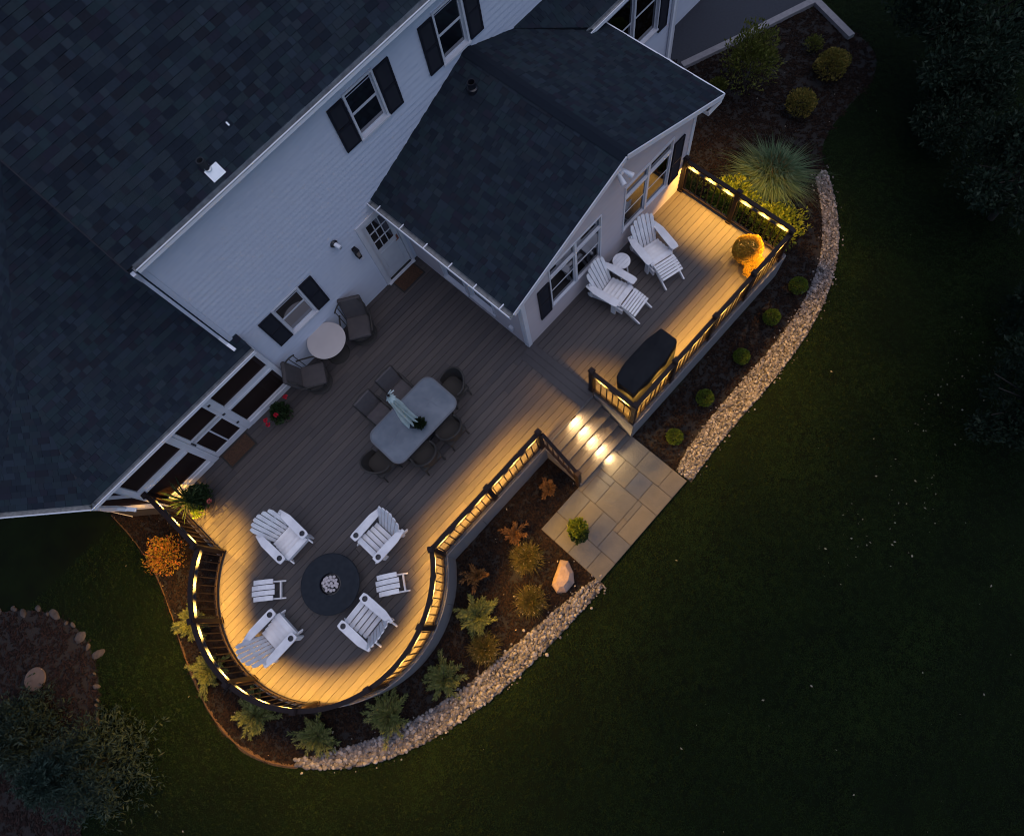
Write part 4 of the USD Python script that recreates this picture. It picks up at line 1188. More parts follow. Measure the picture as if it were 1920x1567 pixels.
# wing furniture
wa = adirondack('lounge_adirondack', 'white slatted lounger with leg rest pulled out, beside the front sunroom window', None, cups=False, rest=True)
place(wa, 5.30, 4.02, D, math.pi + .10)
dup(wa, (6.56, 3.98, D), math.pi - .26, 'white slatted lounger with leg rest pulled out, right of the round side table')
stb = thing('side_table', 'small round white side table between the two loungers', 'table', (5.86, 4.23, D))
top = sg.Point(0, 0).buffer(.185, quad_segs=12)
for i in range(5):
    y0 = -.185 + i * .074
    part(stb, 'top_slat', MB().prism(top.intersection(sg.box(-1, y0 + .002, 1, y0 + .072)), .48, .505), adir)
for i in range(4):
    a = math.pi / 4 + i * math.pi / 2
    part(stb, 'leg', MB().bar((.10 * math.cos(a), .10 * math.sin(a), .48), (.155 * math.cos(a), .155 * math.sin(a), 0), .022, .03, (1, 0, .2)), adir)
part(stb, 'apron', MB().lathe([(.13, .43), (.13, .48), (.115, .48), (.115, .43)], n=24), adir)

# round table with two swivel chairs
rt = thing('round_table', 'round table with a pale tan top under the kitchen window', 'table', (.49, 7.70, D))
part(rt, 'table_top', MB().lathe([(0, .695), (.40, .695), (.415, .70), (.418, .715), (.40, .725), (0, .728)], n=56), tan_top, smooth=40)
part(rt, 'pedestal', MB().tube([(0, 0, .03), (0, 0, .7)], .045, 12).lathe([(0, 0), (.26, 0), (.24, .03), (0, .05)], n=24), wicker)


def swivel_chair(label):
    t = thing('swivel_chair', label, 'chair')
    part(t, 'base', MB().lathe([(.0, 0), (.27, 0), (.285, .03), (.25, .06), (.07, .09), (.06, .22), (0, .22)], n=28), wicker, smooth=30)
    part(t, 'seat_frame', MB().lathe([(0, .22), (.26, .24), (.31, .34), (.30, .38), (0, .38)], n=28), wicker, smooth=30)
    part(t, 'seat_cushion', MB().add(*rbox(.25, .26, .055, .04, (0, .02, .425))), cushion_t, smooth=30)
    b = MB().add(*rbox(.25, .05, .29, .04, (0, -.27, .70)))
    part(t, 'back_cushion', rot_x(b, .28, (0, -.25, .44)), cushion_t, smooth=30)
    b = MB()
    for a in np.linspace(math.radians(200), math.radians(340), 9):
        b.tube([(.29 * math.cos(a), .26 * math.sin(a) - .02, .34), (.34 * math.cos(a), .38 * math.sin(a) - .05, .93)], .010, 6)
    b.tube([(.34 * math.cos(a), .38 * math.sin(a) - .05, .93) for a in np.linspace(math.radians(195), math.radians(345), 16)], .018, 6)
    part(t, 'back_frame', b, wicker)
    for s in (-1, 1):
        part(t, 'arm', MB().tube([(s * .30, .24, .38), (s * .32, .25, .60), (s * .335, .1, .635), (s * .335, -.15, .635), (s * .32, -.24, .64)], .018, 7), wicker, smooth=30)
    return t


s1 = swivel_chair('dark swivel chair with brown cushions between the round table and the back door')
place(s1, 1.19, 7.56, D, math.atan2(-.81, -.58) - math.pi / 2)
dup(s1, (-.24, 7.50, D), math.atan2(-.55, .83) - math.pi / 2, 'dark swivel chair with brown cushions beside the corner of the screened porch')

# dining set
dt = thing('dining_table', 'rectangular patio table with grey glass top and rounded corners', 'table', (.49, 5.05, D))
tp = sg.box(-.87, -.47, .87, .47).buffer(-.2).buffer(.2, quad_segs=8)
gt = part(dt, 'table_top', MB().prism(tp, .70, .722), glass_top)
part(dt, 'rim', MB().prism(tp.buffer(.012).difference(tp.buffer(-.02)), .695, .727), mat('table_rim', (.08, .09, .11), rough=.5))
for sx_ in (-1, 1):
    for sy_ in (-1, 1):
        part(dt, 'leg', MB().tube([(sx_ * .62, sy_ * .33, 0), (sx_ * .66, sy_ * .36, .35), (sx_ * .58, sy_ * .30, .7)], .022, 8), wicker, smooth=30)
for sx_ in (-.52, .50):
    c0 = np.array([sx_, .02, .71])
    b = MB()
    for a, L_ in ((.35, .17), (1.9, .2), (3.4, .15), (4.8, .2)):
        b.bar((c0[0] + .02 * math.cos(a), c0[1] + .02 * math.sin(a), .7245), (c0[0] + L_ * math.cos(a), c0[1] + L_ * math.sin(a), .7245), .012, .003)
    part(dt, 'glass_crease', b, mat('glass_crease' + ('a' if sx_ < 0 else 'b'), (.085, .10, .135), rough=.5))

tpl = potted('table_plant', 'small dark leafy plant on the dining table beside the umbrella', .52, 4.85, D + .722, .07, .07)
part(tpl, 'foliage', MB().add(*leaves(420, (0, 0, .10), (.13, .13, .07), .06, 260, shell=.3, lump=.4, narrow=.6)), plantdark)

um = thing('patio_umbrella', 'closed pale green umbrella standing through the dining table', 'umbrella', (.44, 4.99, D))
part(um, 'pole', MB().tube([(0, 0, 0), (0, 0, 2.42)], .019, 10), wicker)
part(um, 'base_plate', MB().lathe([(0, 0), (.25, 0), (.24, .05), (.06, .09), (.05, .3), (0, .3)], n=28), black_m, smooth=30)
part(um, 'finial', MB().lathe([(0, 2.40), (.022, 2.42), (.026, 2.45), (0, 2.49)], n=12), black_m, smooth=True)
part(um, 'collar', MB().lathe([(.02, .725), (.11, .725), (.10, .755), (.03, .80), (.02, .80)], n=24), black_m, smooth=30)
N8 = 8
cl = []
zs = np.linspace(2.42, 1.02, 22)
for i, z in enumerate(zs):
    f = i / 21
    R0 = .03 + .085 * f ** .75
    for k in range(N8 * 6):
        a = k / (N8 * 6) * 2 * math.pi
        w_ = .5 + .5 * math.cos(N8 * a + .9 * math.sin(3 * f + 1))
        rr_ = R0 * (.42 + .95 * w_ ** 1.4 * (.8 + .5 * noise(np.array([math.cos(a) * 2, math.sin(a) * 2, f * 2.5]), 5)))
        zz = z - .16 * f ** 4 * w_ * (.3 + .9 * noise(np.array([math.cos(a) * 3, math.sin(a) * 3, 1.0]), 8))
        cl.append((rr_ * math.cos(a + .35 * f), rr_ * math.sin(a + .35 * f), zz))
K = N8 * 6
part(um, 'canopy', MB().add(cl, [[i * K + k, i * K + (k + 1) % K, (i + 1) * K + (k + 1) % K, (i + 1) * K + k] for i in range(21) for k in range(K)]), umb_m, smooth=50)
part(um, 'vent_flap', MB().add([(.07 * math.cos(a) * (1 + .4 * (k % 2)), .07 * math.sin(a) * (1 + .4 * (k % 2)), 2.30 - .04 * (k % 2)) for k, a in enumerate(np.linspace(0, 2 * math.pi, 17)[:-1])] + [(0, 0, 2.44)], [[k, (k + 1) % 16, 16] for k in range(16)]), umb_m)
part(um, 'rib_ends', MB().tube([(.05, .02, 2.40), (.13, .03, 2.36)], .012, 6).tube([(.02, .05, 2.38), (.10, .10, 2.31)], .012, 6), umb_m)


def dining_chair(label):
    t = thing('dining_chair', label, 'chair')
    part(t, 'seat', MB().add(*rbox(.23, .23, .03, .025, (0, .0, .41))), wicker, smooth=30)
    part(t, 'seat_cushion', MB().add(*rbox(.215, .215, .03, .028, (0, .01, .46))), cushion, smooth=30)
    b = MB().add(*rbox(.215, .028, .25, .026, (0, -.23, .74)))
    part(t, 'back_cushion', rot_x(b, .22, (0, -.22, .48)), cushion, smooth=30)
    for s in (-1, 1):
        part(t, 'leg', MB().tube([(s * .23, .21, 0), (s * .225, .20, .42), (s * .24, .21, .64), (s * .25, -.1, .66), (s * .24, -.27, .68)], .017, 7), wicker, smooth=30)
        part(t, 'leg', MB().tube([(s * .22, -.27, 0), (s * .22, -.22, .42), (s * .22, -.36, .96)], .017, 7), wicker, smooth=30)
    part(t, 'back_rail', MB().tube([(-.22, -.36, .96), (0, -.385, .985), (.22, -.36, .96)], .017, 7), wicker, smooth=30)
    return t


dc = dining_chair('grey-brown cushioned dining chair on the house side of the table, right of the umbrella')
place(dc, .75, 5.76, D, math.pi)
dup(dc, (.12, 5.74, D), math.pi + .03, 'grey-brown cushioned dining chair on the house side of the table, left of the umbrella')


def wicker_chair(label):
    t = thing('wicker_chair', label, 'chair')
    part(t, 'seat', MB().add(*rbox(.25, .24, .05, .045, (0, 0, .40))), wicker, smooth=30)
    b = MB()
    n = 15
    top_ = [(.27 * math.cos(a), .29 * math.sin(a) - .02, .66 + .22 * max(0, -math.sin(a)) ** 1.2) for a in np.linspace(math.radians(-200), math.radians(20), n)]
    bot_ = [(.24 * math.cos(a), .24 * math.sin(a), .36) for a in np.linspace(math.radians(-200), math.radians(20), n)]
    b.add(np.vstack([top_, bot_]), [[i, i + 1, n + i + 1, n + i] for i in range(n - 1)])
    part(t, 'back_shell', b, wicker)
    part(t, 'back_rim', MB().tube(top_, .022, 8), wicker, smooth=30)
    for s in (-1, 1):
        for q in (-1, 1):
            part(t, 'leg', MB().tube([(s * .20, q * .18, .38), (s * .23, q * .21, 0)], .018, 7), wicker)
    return t


wc = wicker_chair('dark wicker chair at the far end of the dining table, nearest the wing')
place(wc, 1.52, 5.02, D, math.pi / 2)
dup(wc, (-.56, 5.03, D), -math.pi / 2, 'dark wicker chair at the end of the dining table nearest the fire pit')
dup(wc, (.84, 4.44, D), 0.05, 'dark wicker chair on the rail side of the dining table, right one of two')
dup(wc, (.14, 4.45, D), -.04, 'dark wicker chair on the rail side of the dining table, left one of two')

# covered grill
gr = thing('covered_grill', 'barbecue grill under a black fitted cover at the rail corner', 'grill', (4.30, 2.30, D))
outl = sg.Polygon([(.70, .22), (.70, -.20), (.20, -.29), (-.70, -.26), (-.70, .13), (-.60, .24), (-.32, .30), (.33, .30)]).buffer(-.012).buffer(.012, quad_segs=2)
secs = [(.03, .98), (.45, 1.0), (.80, 1.0), (.95, 1.0), (.985, .975), (1.01, .80), (1.02, .35)]
n = 56
ring = [outl.exterior.interpolate(k / n, normalized=True) for k in range(n)]
gv = []
for i, (z, sc_) in enumerate(secs):
    for q in ring:
        wob = 1 + .035 * (noise(np.array([q.x * 6, q.y * 6 + 9, z * 1.5]), 4) - .5) * (1.3 - z)
        gv.append((q.x * (1 - (1 - sc_) * .5) * wob, (q.y * sc_ + .07 * min(z, .95) - .03) * wob * (1 if q.y < 0 else .93), z + .02 * (noise(np.array([q.x * 4, q.y * 4, z * 3.]), 9) - .5)))
gf = [[i * n + k, i * n + (k + 1) % n, (i + 1) * n + (k + 1) % n, (i + 1) * n + k] for i in range(len(secs) - 1) for k in range(n)]
gv.append((0, 0, 1.055)); L0 = (len(secs) - 1) * n
gb = MB().add(gv, gf); gb.f.append(np.array([[L0 + k, L0 + (k + 1) % n, len(gv) - 1] for k in range(n)]))
part(gr, 'cover', gb, grill_m, smooth=22)
part(gr, 'hem_band', MB().add([(1.006 * x, 1.006 * y, z) for x, y, z in gv[:n]] + [(1.006 * x, 1.006 * y, z + .04) for x, y, z in gv[:n]], [[k, (k + 1) % n, n + (k + 1) % n, n + k] for k in range(n)]), black_m)
for s in (-1, 1):
    part(gr, 'wheel', MB().tube([(s * .55, -.2, .05), (s * .55, -.16, .05)], .05, 14), black_m)
part(gr, 'handle_strap', MB().bar((-.15, -.275, .55), (.15, -.275, .55), .02, .035), black_m)

# doormats
def doormat(label, x, y, w, h):
    t = thing('doormat', label, 'doormat', (x, y, D + .002))
    part(t, 'rubber_edge', MB().box(-w / 2, w / 2, -h / 2, h / 2, 0, .008), mat_edge)
    part(t, 'coir_pile', MB().box(-w / 2 + .035, w / 2 - .035, -h / 2 + .035, h / 2 - .035, .0085, .018), matm)


doormat('rust brown doormat with black edge at the back door', 2.80, 7.80, .68, .42)
doormat('brown doormat with black edge at the screened porch door', -2.45, 7.75, .74, .41)
ptb = thing('porch_table', 'small grey table just inside the screened porch', 'table', (-1.0, 8.32, D + .02))
part(ptb, 'table_top', MB().box(-.16, .16, -.15, .15, .46, .49), curtain_m)
for sx_ in (-1, 1):
    for sy_ in (-1, 1):
        part(ptb, 'leg', MB().box(sx_ * .13 - .015, sx_ * .13 + .015, sy_ * .12 - .015, sy_ * .12 + .015, 0, .46), curtain_m)

# ------------------------------------------------------------------ plants
def blades(n, centre, height, spread, width, seed, segs=4, droop=.9, rbase=.06, lean=(0, 0)):
    """arching grass blades"""
    r = np.random.default_rng(seed)
    az = r.uniform(0, 2 * np.pi, n); L = r.uniform(.65, 1.1, n)
    out = np.column_stack([np.cos(az), np.sin(az)]) + np.array(lean)
    base = np.column_stack([np.cos(az), np.sin(az)]) * (rbase * np.sqrt(r.random(n)))[:, None]
    k = r.random(n) ** .7
    t = np.linspace(0, 1, segs + 1)
    pts = np.zeros((n, segs + 1, 3))
    reach = spread * (.25 + .85 * k) * L
    hgt = height * (1.05 - .55 * k) * L
    for j, tt in enumerate(t):
        hr = reach * tt ** 1.5
        zz = hgt * (1.6 * tt - droop * tt ** 2.4)
        pts[:, j, :2] = base + out * hr[:, None]
        pts[:, j, 2] = np.maximum(zz, .01)
    side = np.column_stack([-np.sin(az), np.cos(az), np.zeros(n)])
    side[:, 2] = r.normal(0, .35, n)
    w = width * np.array([.8, 1.0, .9, .65, .1, .05])[:segs + 1] if segs <= 5 else width
    v = np.stack([pts + side[:, None] * w[None, :, None] / 2, pts - side[:, None] * w[None, :, None] / 2], 2).reshape(n, -1, 3)
    m = 2 * (segs + 1)
    f = np.array([[2 * j, 2 * j + 1, 2 * j + 3, 2 * j + 2] for j in range(segs)])
    F = (f[None] + (np.arange(n) * m)[:, None, None]).reshape(-1, 4)
    v = v.reshape(-1, 3) + np.array(centre)
    return v, np.vstack([F[:, [0, 1, 2]], F[:, [0, 2, 3]]])


def feathery(n_br, length, seed, up=.45, leaf=.045, per=46):
    """juniper: radiating arching branches set with short needles"""
    r = np.random.default_rng(seed)
    V, F, n0 = [], [], 0
    stems = MB()
    for b in range(n_br):
        a = 2 * np.pi * (b + r.uniform(-.4, .4)) / n_br; L = length * r.uniform(.6, 1.1); e = r.uniform(.15, up * 1.6)
        t = np.linspace(0, 1, per)
        px = np.column_stack([np.cos(a + .3 * t * r.normal()) * L * t * math.cos(e), np.sin(a + .3 * t * r.normal()) * L * t * math.cos(e), .06 + L * (math.sin(e) * t - .28 * t ** 2) + .05])
        stems.tube(px[::9], np.linspace(.008, .003, len(px[::9])), 4, cap=False)
        d = np.gradient(px, axis=0); d /= np.linalg.norm(d, axis=1, keepdims=True)
        for rep in range(3):
            s = r.choice([-1, 1], per)
            side = np.cross(d, [0, 0, 1]); side /= np.linalg.norm(side, axis=1, keepdims=True)
            o = d * .75 + side * (s * r.uniform(.35, .9, per))[:, None] + r.normal(0, .22, (per, 3)) + np.array([0, 0, .12])
            o /= np.linalg.norm(o, axis=1, keepdims=True)
            sz = leaf * r.uniform(.7, 1.5, per) * (1.15 - .5 * t)
            w = np.cross(o, r.normal(size=(per, 3))); w /= np.linalg.norm(w, axis=1, keepdims=True)
            aa = px; bb = px + o * sz[:, None] * 1.6; m1 = px + o * sz[:, None] * .7 + w * sz[:, None] * .16; m2 = px + o * sz[:, None] * .7 - w * sz[:, None] * .16
            v = np.stack([aa, m1, bb, m2], 1).reshape(-1, 3)
            f = np.arange(4 * per).reshape(-1, 4) + n0
            V.append(v); F.append(np.vstack([f[:, [0, 1, 2]], f[:, [0, 2, 3]]])); n0 += 4 * per
    return (np.vstack(V), np.vstack(F)), stems


boxw = leafmat('boxwood_leaf', [(.045, .075, .010), (.075, .115, .016), (.10, .135, .022), (.055, .09, .012)], .3)
olive = leafmat('olive_leaf', [(.05, .062, .012), (.085, .098, .02), (.11, .11, .026), (.06, .07, .015)], .3)
ambershrub = leafmat('amber_leaf', [(.11, .10, .022), (.16, .125, .03), (.19, .135, .034), (.09, .09, .022)], .3)
orn = leafmat('ornamental_grass', [(.055, .10, .05), (.10, .16, .085), (.045, .08, .038), (.14, .18, .10), (.075, .125, .065)], .3)
limel = leafmat('lime_leaf', [(.16, .24, .02), (.22, .30, .03), (.12, .19, .02)], .4)
yellowg = leafmat('hydrangea_leaf', [(.09, .13, .014), (.15, .19, .022), (.19, .21, .03), (.06, .09, .012)], .35)
junip = leafmat('juniper_needle', [(.10, .125, .04), (.14, .16, .055), (.18, .185, .075), (.075, .10, .03)], .25)
rust = leafmat('rust_plume', [(.19, .085, .028), (.25, .12, .04), (.15, .065, .02), (.28, .15, .06)], .35)
mixg = leafmat('mixed_grass', [(.06, .058, .016), (.09, .075, .022), (.14, .10, .04), (.045, .05, .012)], .3)
fallsh = leafmat('autumn_leaf', [(.20, .13, .02), (.26, .16, .025), (.30, .08, .03), (.14, .10, .02), (.36, .12, .05), (.18, .15, .02)], .4)
mumg = leafmat('chrysanthemum', [(.42, .24, .03), (.50, .30, .04), (.34, .20, .03), (.30, .22, .03)], .35)
darkleaf = leafmat('dark_leaf', [(.02, .035, .015), (.03, .05, .02), (.015, .028, .012)], .25)
treel = leafmat('tree_leaf', [(.010, .020, .012), (.018, .030, .018), (.030, .046, .032), (.007, .013, .008)], .25)
sprucel = leafmat('spruce_needle', [(.018, .033, .026), (.028, .047, .038), (.012, .022, .017)], .15)
redl = leafmat('red_flower', [(.55, .02, .05), (.65, .03, .06), (.45, .015, .04)], .3)
pinkl = leafmat('pink_flower', [(.55, .14, .12), (.6, .2, .16)], .3)


def shrub(name, label, cat, x, y, radii, n, size, m, seed, group=None, z=0.0, **kw):
    t = thing(name, label, cat, (x, y, z), group=group)
    part(t, 'foliage', MB().add(*leaves(n, (0, 0, radii[2] * .95), radii, size, seed, **kw)), m)
    b = MB(); r_ = np.random.default_rng(seed)
    for k in range(6):
        a = r_.uniform(0, 6.28)
        b.tube([(0, 0, 0), (.25 * radii[0] * math.cos(a), .25 * radii[0] * math.sin(a), radii[2] * .6), (.6 * radii[0] * math.cos(a), .6 * radii[0] * math.sin(a), radii[2] * 1.2)], [.014, .010, .005], 5)
    part(t, 'stem', b, bark)
    return t


bx = [(8.36, 1.27, .20, 'round green shrub nearest the right end of the deck, fifth from the steps'), (7.40, 1.25, .185, 'round green shrub fourth from the steps in the gravel-edged bed'),
      (6.27, 1.18, .175, 'round green shrub third from the steps, middle of the row of five'), (5.03, 1.18, .185, 'round green shrub second from the steps beside the right deck'), (3.95, 1.12, .18, 'round green shrub closest to the patio')]
for i, (x, y, rr_, lab) in enumerate(bx):
    shrub('boxwood', lab, 'shrub', x, y, (rr_, rr_, rr_ * 1.05), 1500, .038, boxw, 60 + i, shell=.8, lump=.12, narrow=.6, up_bias=.3)

og = thing('ornamental_grass', 'large fountain of grey-green ornamental grass with a reddish heart', 'grass plant', (10.15, 3.35, 0))
ob = MB(); r_ = np.random.default_rng(9)
for k in range(40):
    a_ = r_.uniform(0, 6.28); q_ = .20 * math.sqrt(r_.random())
    ob.add(*blades(100, (q_ * math.cos(a_), q_ * math.sin(a_), 0), r_.uniform(1.0, 1.4), r_.uniform(.55, 1.0), .024, 500 + k, segs=5, droop=r_.uniform(.95, 1.25), rbase=.07, lean=(.35 * math.cos(a_), .35 * math.sin(a_))))
part(og, 'blades', ob, orn)
part(og, 'dry_stems', MB().add(*blades(160, (0, 0, .02), .95, .35, .009, 6, droop=.6, rbase=.14)), rust)
shrub('garden_shrub', 'olive-brown round shrub by the end of the kerb', 'shrub', 13.55, 4.12, (.43, .40, .33), 1900, .07, ambershrub, 71, shell=.5, lump=.25)
shrub('garden_shrub', 'amber-brown round shrub between the large grass and the tall bush', 'shrub', 12.22, 4.02, (.36, .36, .32), 1700, .065, ambershrub, 72, shell=.5, lump=.25)
shrub('tall_bush', 'tall loose green bush growing against the driveway kerb', 'bush', 12.05, 5.45, (.70, .66, .85), 2600, .095, olive, 73, shell=.3, lump=.6, narrow=.4)
shrub('tall_bush', 'small dark green bush in the kerb corner', 'bush', 13.95, 4.85, (.24, .24, .2), 500, .06, olive, 74, shell=.3, lump=.5)
shrub('garden_shrub', 'small low olive shrub beside the wing eave and kerb', 'shrub', 11.62, 5.95, (.26, .22, .16), 900, .06, olive, 75, shell=.5, lump=.2)
shrub('leafy_shrub', 'bright leafy shrub lit by the lamps of the end rail', 'shrub', 9.02, 3.65, (.58, .62, .45), 2400, .085, yellowg, 76, shell=.2, lump=.6, narrow=.45)
shrub('leafy_shrub', 'yellow-green leafy shrub outside the far corner post of the right deck', 'shrub', 9.15, 2.50, (.58, .62, .42), 2400, .085, yellowg, 77, shell=.2, lump=.6, narrow=.45)
shrub('leafy_shrub', 'dim leafy shrub against the wing wall behind the end rail', 'shrub', 8.85, 4.7, (.35, .4, .3), 700, .08, olive, 78, shell=.2, lump=.6)

jl = [(-5.93, 3.72, .42, 'feathery green juniper at the lawn edge below the left curve of the railing'), (-5.28, 2.50, .42, 'feathery green juniper beside the end of the stone strip'), (-4.05, 1.72, .46, 'feathery green juniper leaning over the river stones below the round deck'),
      (-2.80, 1.40, .43, 'feathery green juniper between the deck skirt and the widest river stones'), (-1.50, 1.72, .44, 'feathery pale green juniper between the orange plume and the stone strip'),
      (-6.05, 5.05, .44, 'feathery green juniper half under the railing on the left side'), (-5.72, 6.05, .40, 'feathery green juniper nearest the orange autumn shrub')]
for i, (x, y, s, lab) in enumerate(jl):
    t = thing('juniper', lab, 'shrub', (x, y, 0))
    fol, st_ = feathery(36, s * 1.12, 90 + i, up=.7, leaf=.055)
    part(t, 'needles', MB().add(*fol), junip)
    part(t, 'branches', st_, bark)
for i, (x, y, s, lab) in enumerate([(-1.85, 1.18, .36, 'dark tufted grass with straw tips beside the stone strip'), (.02, 1.75, .38, 'tufted grass with straw tips left of the pink boulder'), (-.55, 1.12, .36, 'dim tufted grass between boulder and stone strip')]):
    t = thing('grass_tuft', lab, 'grass plant', (x, y, 0))
    part(t, 'blades', MB().add(*blades(420, (0, 0, 0), s, s * .95, .008, 110 + i, droop=.8, rbase=.08)), mixg)
    part(t, 'foliage', MB().add(*leaves(900, (0, 0, s * .5), (s * .85, s * .85, s * .5), .075, 170 + i, shell=.35, narrow=.22, lump=.5)), mixg)
    part(t, 'seed_heads', MB().add(*leaves(46, (0, 0, s * .55), (s * .9, s * .9, s * .55), .045, 130 + i, shell=.8, narrow=.22)), leaf_pale)
for i, (x, y, s, lab) in enumerate([(-.93, 2.26, .40, 'rust orange plume plant nearest the curve of the deck skirt'), (.22, 2.26, .30, 'tan feathery plant at the middle of the front bed'), (1.38, 2.36, .24, 'small dry tan plant near the foot of the stairs')]):
    t = thing('plume_plant', lab, 'plant', (x, y, 0))
    fol, st_ = feathery(13 if i == 0 else 10, s, 140 + i, up=.8, leaf=.05, per=30)
    part(t, 'plumes', MB().add(*fol), rust)
    part(t, 'stem', st_, bark)
shrub('autumn_shrub', 'orange and yellow autumn shrub beside the porch corner', 'shrub', -5.18, 7.55, (.44, .44, .34), 1500, .062, fallsh, 81, shell=.3, lump=.45, narrow=.45)

BOULDER = [(.453, 1.221), (.541, 1.091), (.444, .865), (.303, .725), (.064, .727), (-.07, .852), (-.028, 1.022), (.12, 1.093)]
bo = thing('boulder', 'pinkish pointed boulder in the bed beside the patio', 'rock', (.25, .94, 0))
import manifold3d as m3
ring = np.array(BOULDER) - np.array([.25, .94])
rb_ = np.random.default_rng(4)
hp = np.vstack([np.column_stack([ring * 1.06, np.zeros(len(ring))]), np.column_stack([ring * .97, .10 + .03 * rb_.random(len(ring))]), np.column_stack([ring * .62 + rb_.normal(0, .012, ring.shape), .19 + .05 * rb_.random(len(ring))])])
hm = m3.Manifold.hull_points(hp).refine_to_length(.04).to_mesh()
v, f = np.array(hm.vert_properties[:, :3]), np.array(hm.tri_verts)
v = v + .018 * (np.column_stack([fbm(v * 9 + k_, 3, k_) for k_ in range(3)]) - .5)
part(bo, 'rock', MB().add(v, f), boulder_m, smooth=18)


t = potted('potted_chrysanthemum', 'round golden chrysanthemum in the corner of the right deck', 7.76, 2.43, D, .19, .2)
part(t, 'flowers', MB().add(*leaves(6500, (0, 0, .36), (.33, .31, .26), .032, 151, shell=.84, lump=.12, narrow=.75, up_bias=.3)), mumg)
t = potted('potted_chrysanthemum', 'smaller yellow chrysanthemum tucked in front of the golden one by the rail', 7.60, 2.13, D, .12, .12)
part(t, 'flowers', MB().add(*leaves(2600, (0, 0, .20), (.27, .17, .15), .034, 152, shell=.7, lump=.25, narrow=.75)), mumg)
t = potted('flower_pot', 'dark pot of red geraniums beside the porch door', -1.24, 7.47, D, .15, .24)
part(t, 'foliage', MB().add(*leaves(700, (0, 0, .36), (.24, .24, .18), .075, 153, shell=.3, lump=.4, narrow=.8)), darkleaf)
for q, (dx, dy, dz) in enumerate([(.30, .10, .50), (-.33, .06, .45), (-.09, -.08, .56), (-.36, -.02, .40)]):
    part(t, 'flower_head', MB().add(*leaves(60, (dx, dy, dz), (.045, .045, .035), .035, 160 + q, shell=.6, narrow=.9)), redl)
t = potted('flower_pot', 'dark planter with spiky leaves and lime trailing foliage at the porch end of the rail', -3.64, 7.38, D, .20, .30)
part(t, 'foliage', MB().add(*leaves(700, (.04, .03, .40), (.30, .28, .18), .085, 154, shell=.3, lump=.4, narrow=.8)), darkleaf)
part(t, 'spikes', MB().add(*blades(46, (-.16, .12, .26), .62, .52, .028, 155, droop=.55, rbase=.03)), darkleaf)
part(t, 'lime_leaves', MB().add(*leaves(130, (-.16, -.20, .36), (.16, .14, .10), .06, 156, shell=.3, narrow=.9, lump=.4)), limel)
part(t, 'flower_head', MB().add(*leaves(60, (.16, -.24, .44), (.05, .05, .035), .035, 157, shell=.6, narrow=.9)), pinkl)
t = potted('flower_pot', 'dark leafy plant in a brown pot standing on the flagstones', 1.15, 1.36, .048, .14, .20)
part(t, 'foliage', MB().add(*leaves(900, (0, 0, .33), (.21, .20, .19), .075, 158, shell=.3, lump=.4, narrow=.7)), yellowg)
part(t, 'dark_leaves', MB().add(*leaves(500, (-.06, -.10, .26), (.20, .18, .15), .08, 159, shell=.3, lump=.4, narrow=.7)), darkleaf)

# lower left bed
bl_edge = smooth_line([(-10.2, 10.6), (-9.3, 10.0), (-8.72, 9.62), (-8.1, 9.08), (-7.75, 8.4), (-7.63, 7.71), (-7.72, 7.13), (-7.93, 6.69), (-8.3, 6.3), (-9.2, 5.4), (-10, 4.6)])
bl_poly = sg.Polygon(np.vstack([bl_edge, [(-13, 4.6), (-13, 10.6)]])).buffer(0)
part(None, 'planting_bed', MB().sheet(bl_poly, .006), mulch_dark, 'dark bed ringed with stones in the lower left corner', kind='structure')
p = inside(bl_poly, 2500, 71)
r = np.random.default_rng(72)
instancer(None, 'mulch', chips, [mulch_low] * 4, np.column_stack([p, np.full(2500, .006)]), np.column_stack([r.uniform(0, 6.28, 2500), np.zeros((2500, 2))]), np.repeat(r.uniform(.8, 1.5, 2500)[:, None], 3, 1), r.integers(0, 4, 2500), label='dark shredded mulch in the stone-ringed bed at lower left', cat='mulch')
r = np.random.default_rng(17)
ln_ = sg.LineString(bl_edge)
s_ = 1.3
kk = 0
while s_ < ln_.length * .74:
    q = ln_.interpolate(s_); d = ln_.interpolate(s_ + .02)
    L_ = r.choice([.05, .075, .10, .15]) * r.uniform(.9, 1.1)
    q = sg.Point(q.x + r.normal(0, .035), q.y + r.normal(0, .035))
    v, f = blob(seed=200 + kk, flat=.5, rough=.35, sub=2)
    o = thing('edging_stone', 'rough stone in the row edging the dark bed at lower left', 'stone', (q.x, q.y, .02), math.atan2(d.y - q.y, d.x - q.x), group='stones edging the dark bed')
    part(o, 'rock', MB().add(v * np.array([L_, L_ * r.uniform(.45, .8), r.uniform(.05, .10)]), f), edge_stone_m, smooth=25)
    s_ += L_ * 2 + r.choice([0, .03, .12, .22]); kk += 1
fs = thing('stepping_stone', 'round flat tan stone lying in the dark bed at lower left', 'stone', (-8.9, 7.84, .006))
part(fs, 'slab', MB().lathe([(0, 0), (.23, 0), (.245, .03), (.23, .05), (0, .055)], n=26), mat('stepping_stone', (.075, .055, .048), (.095, .07, .06), 8.0, .85), smooth=30)


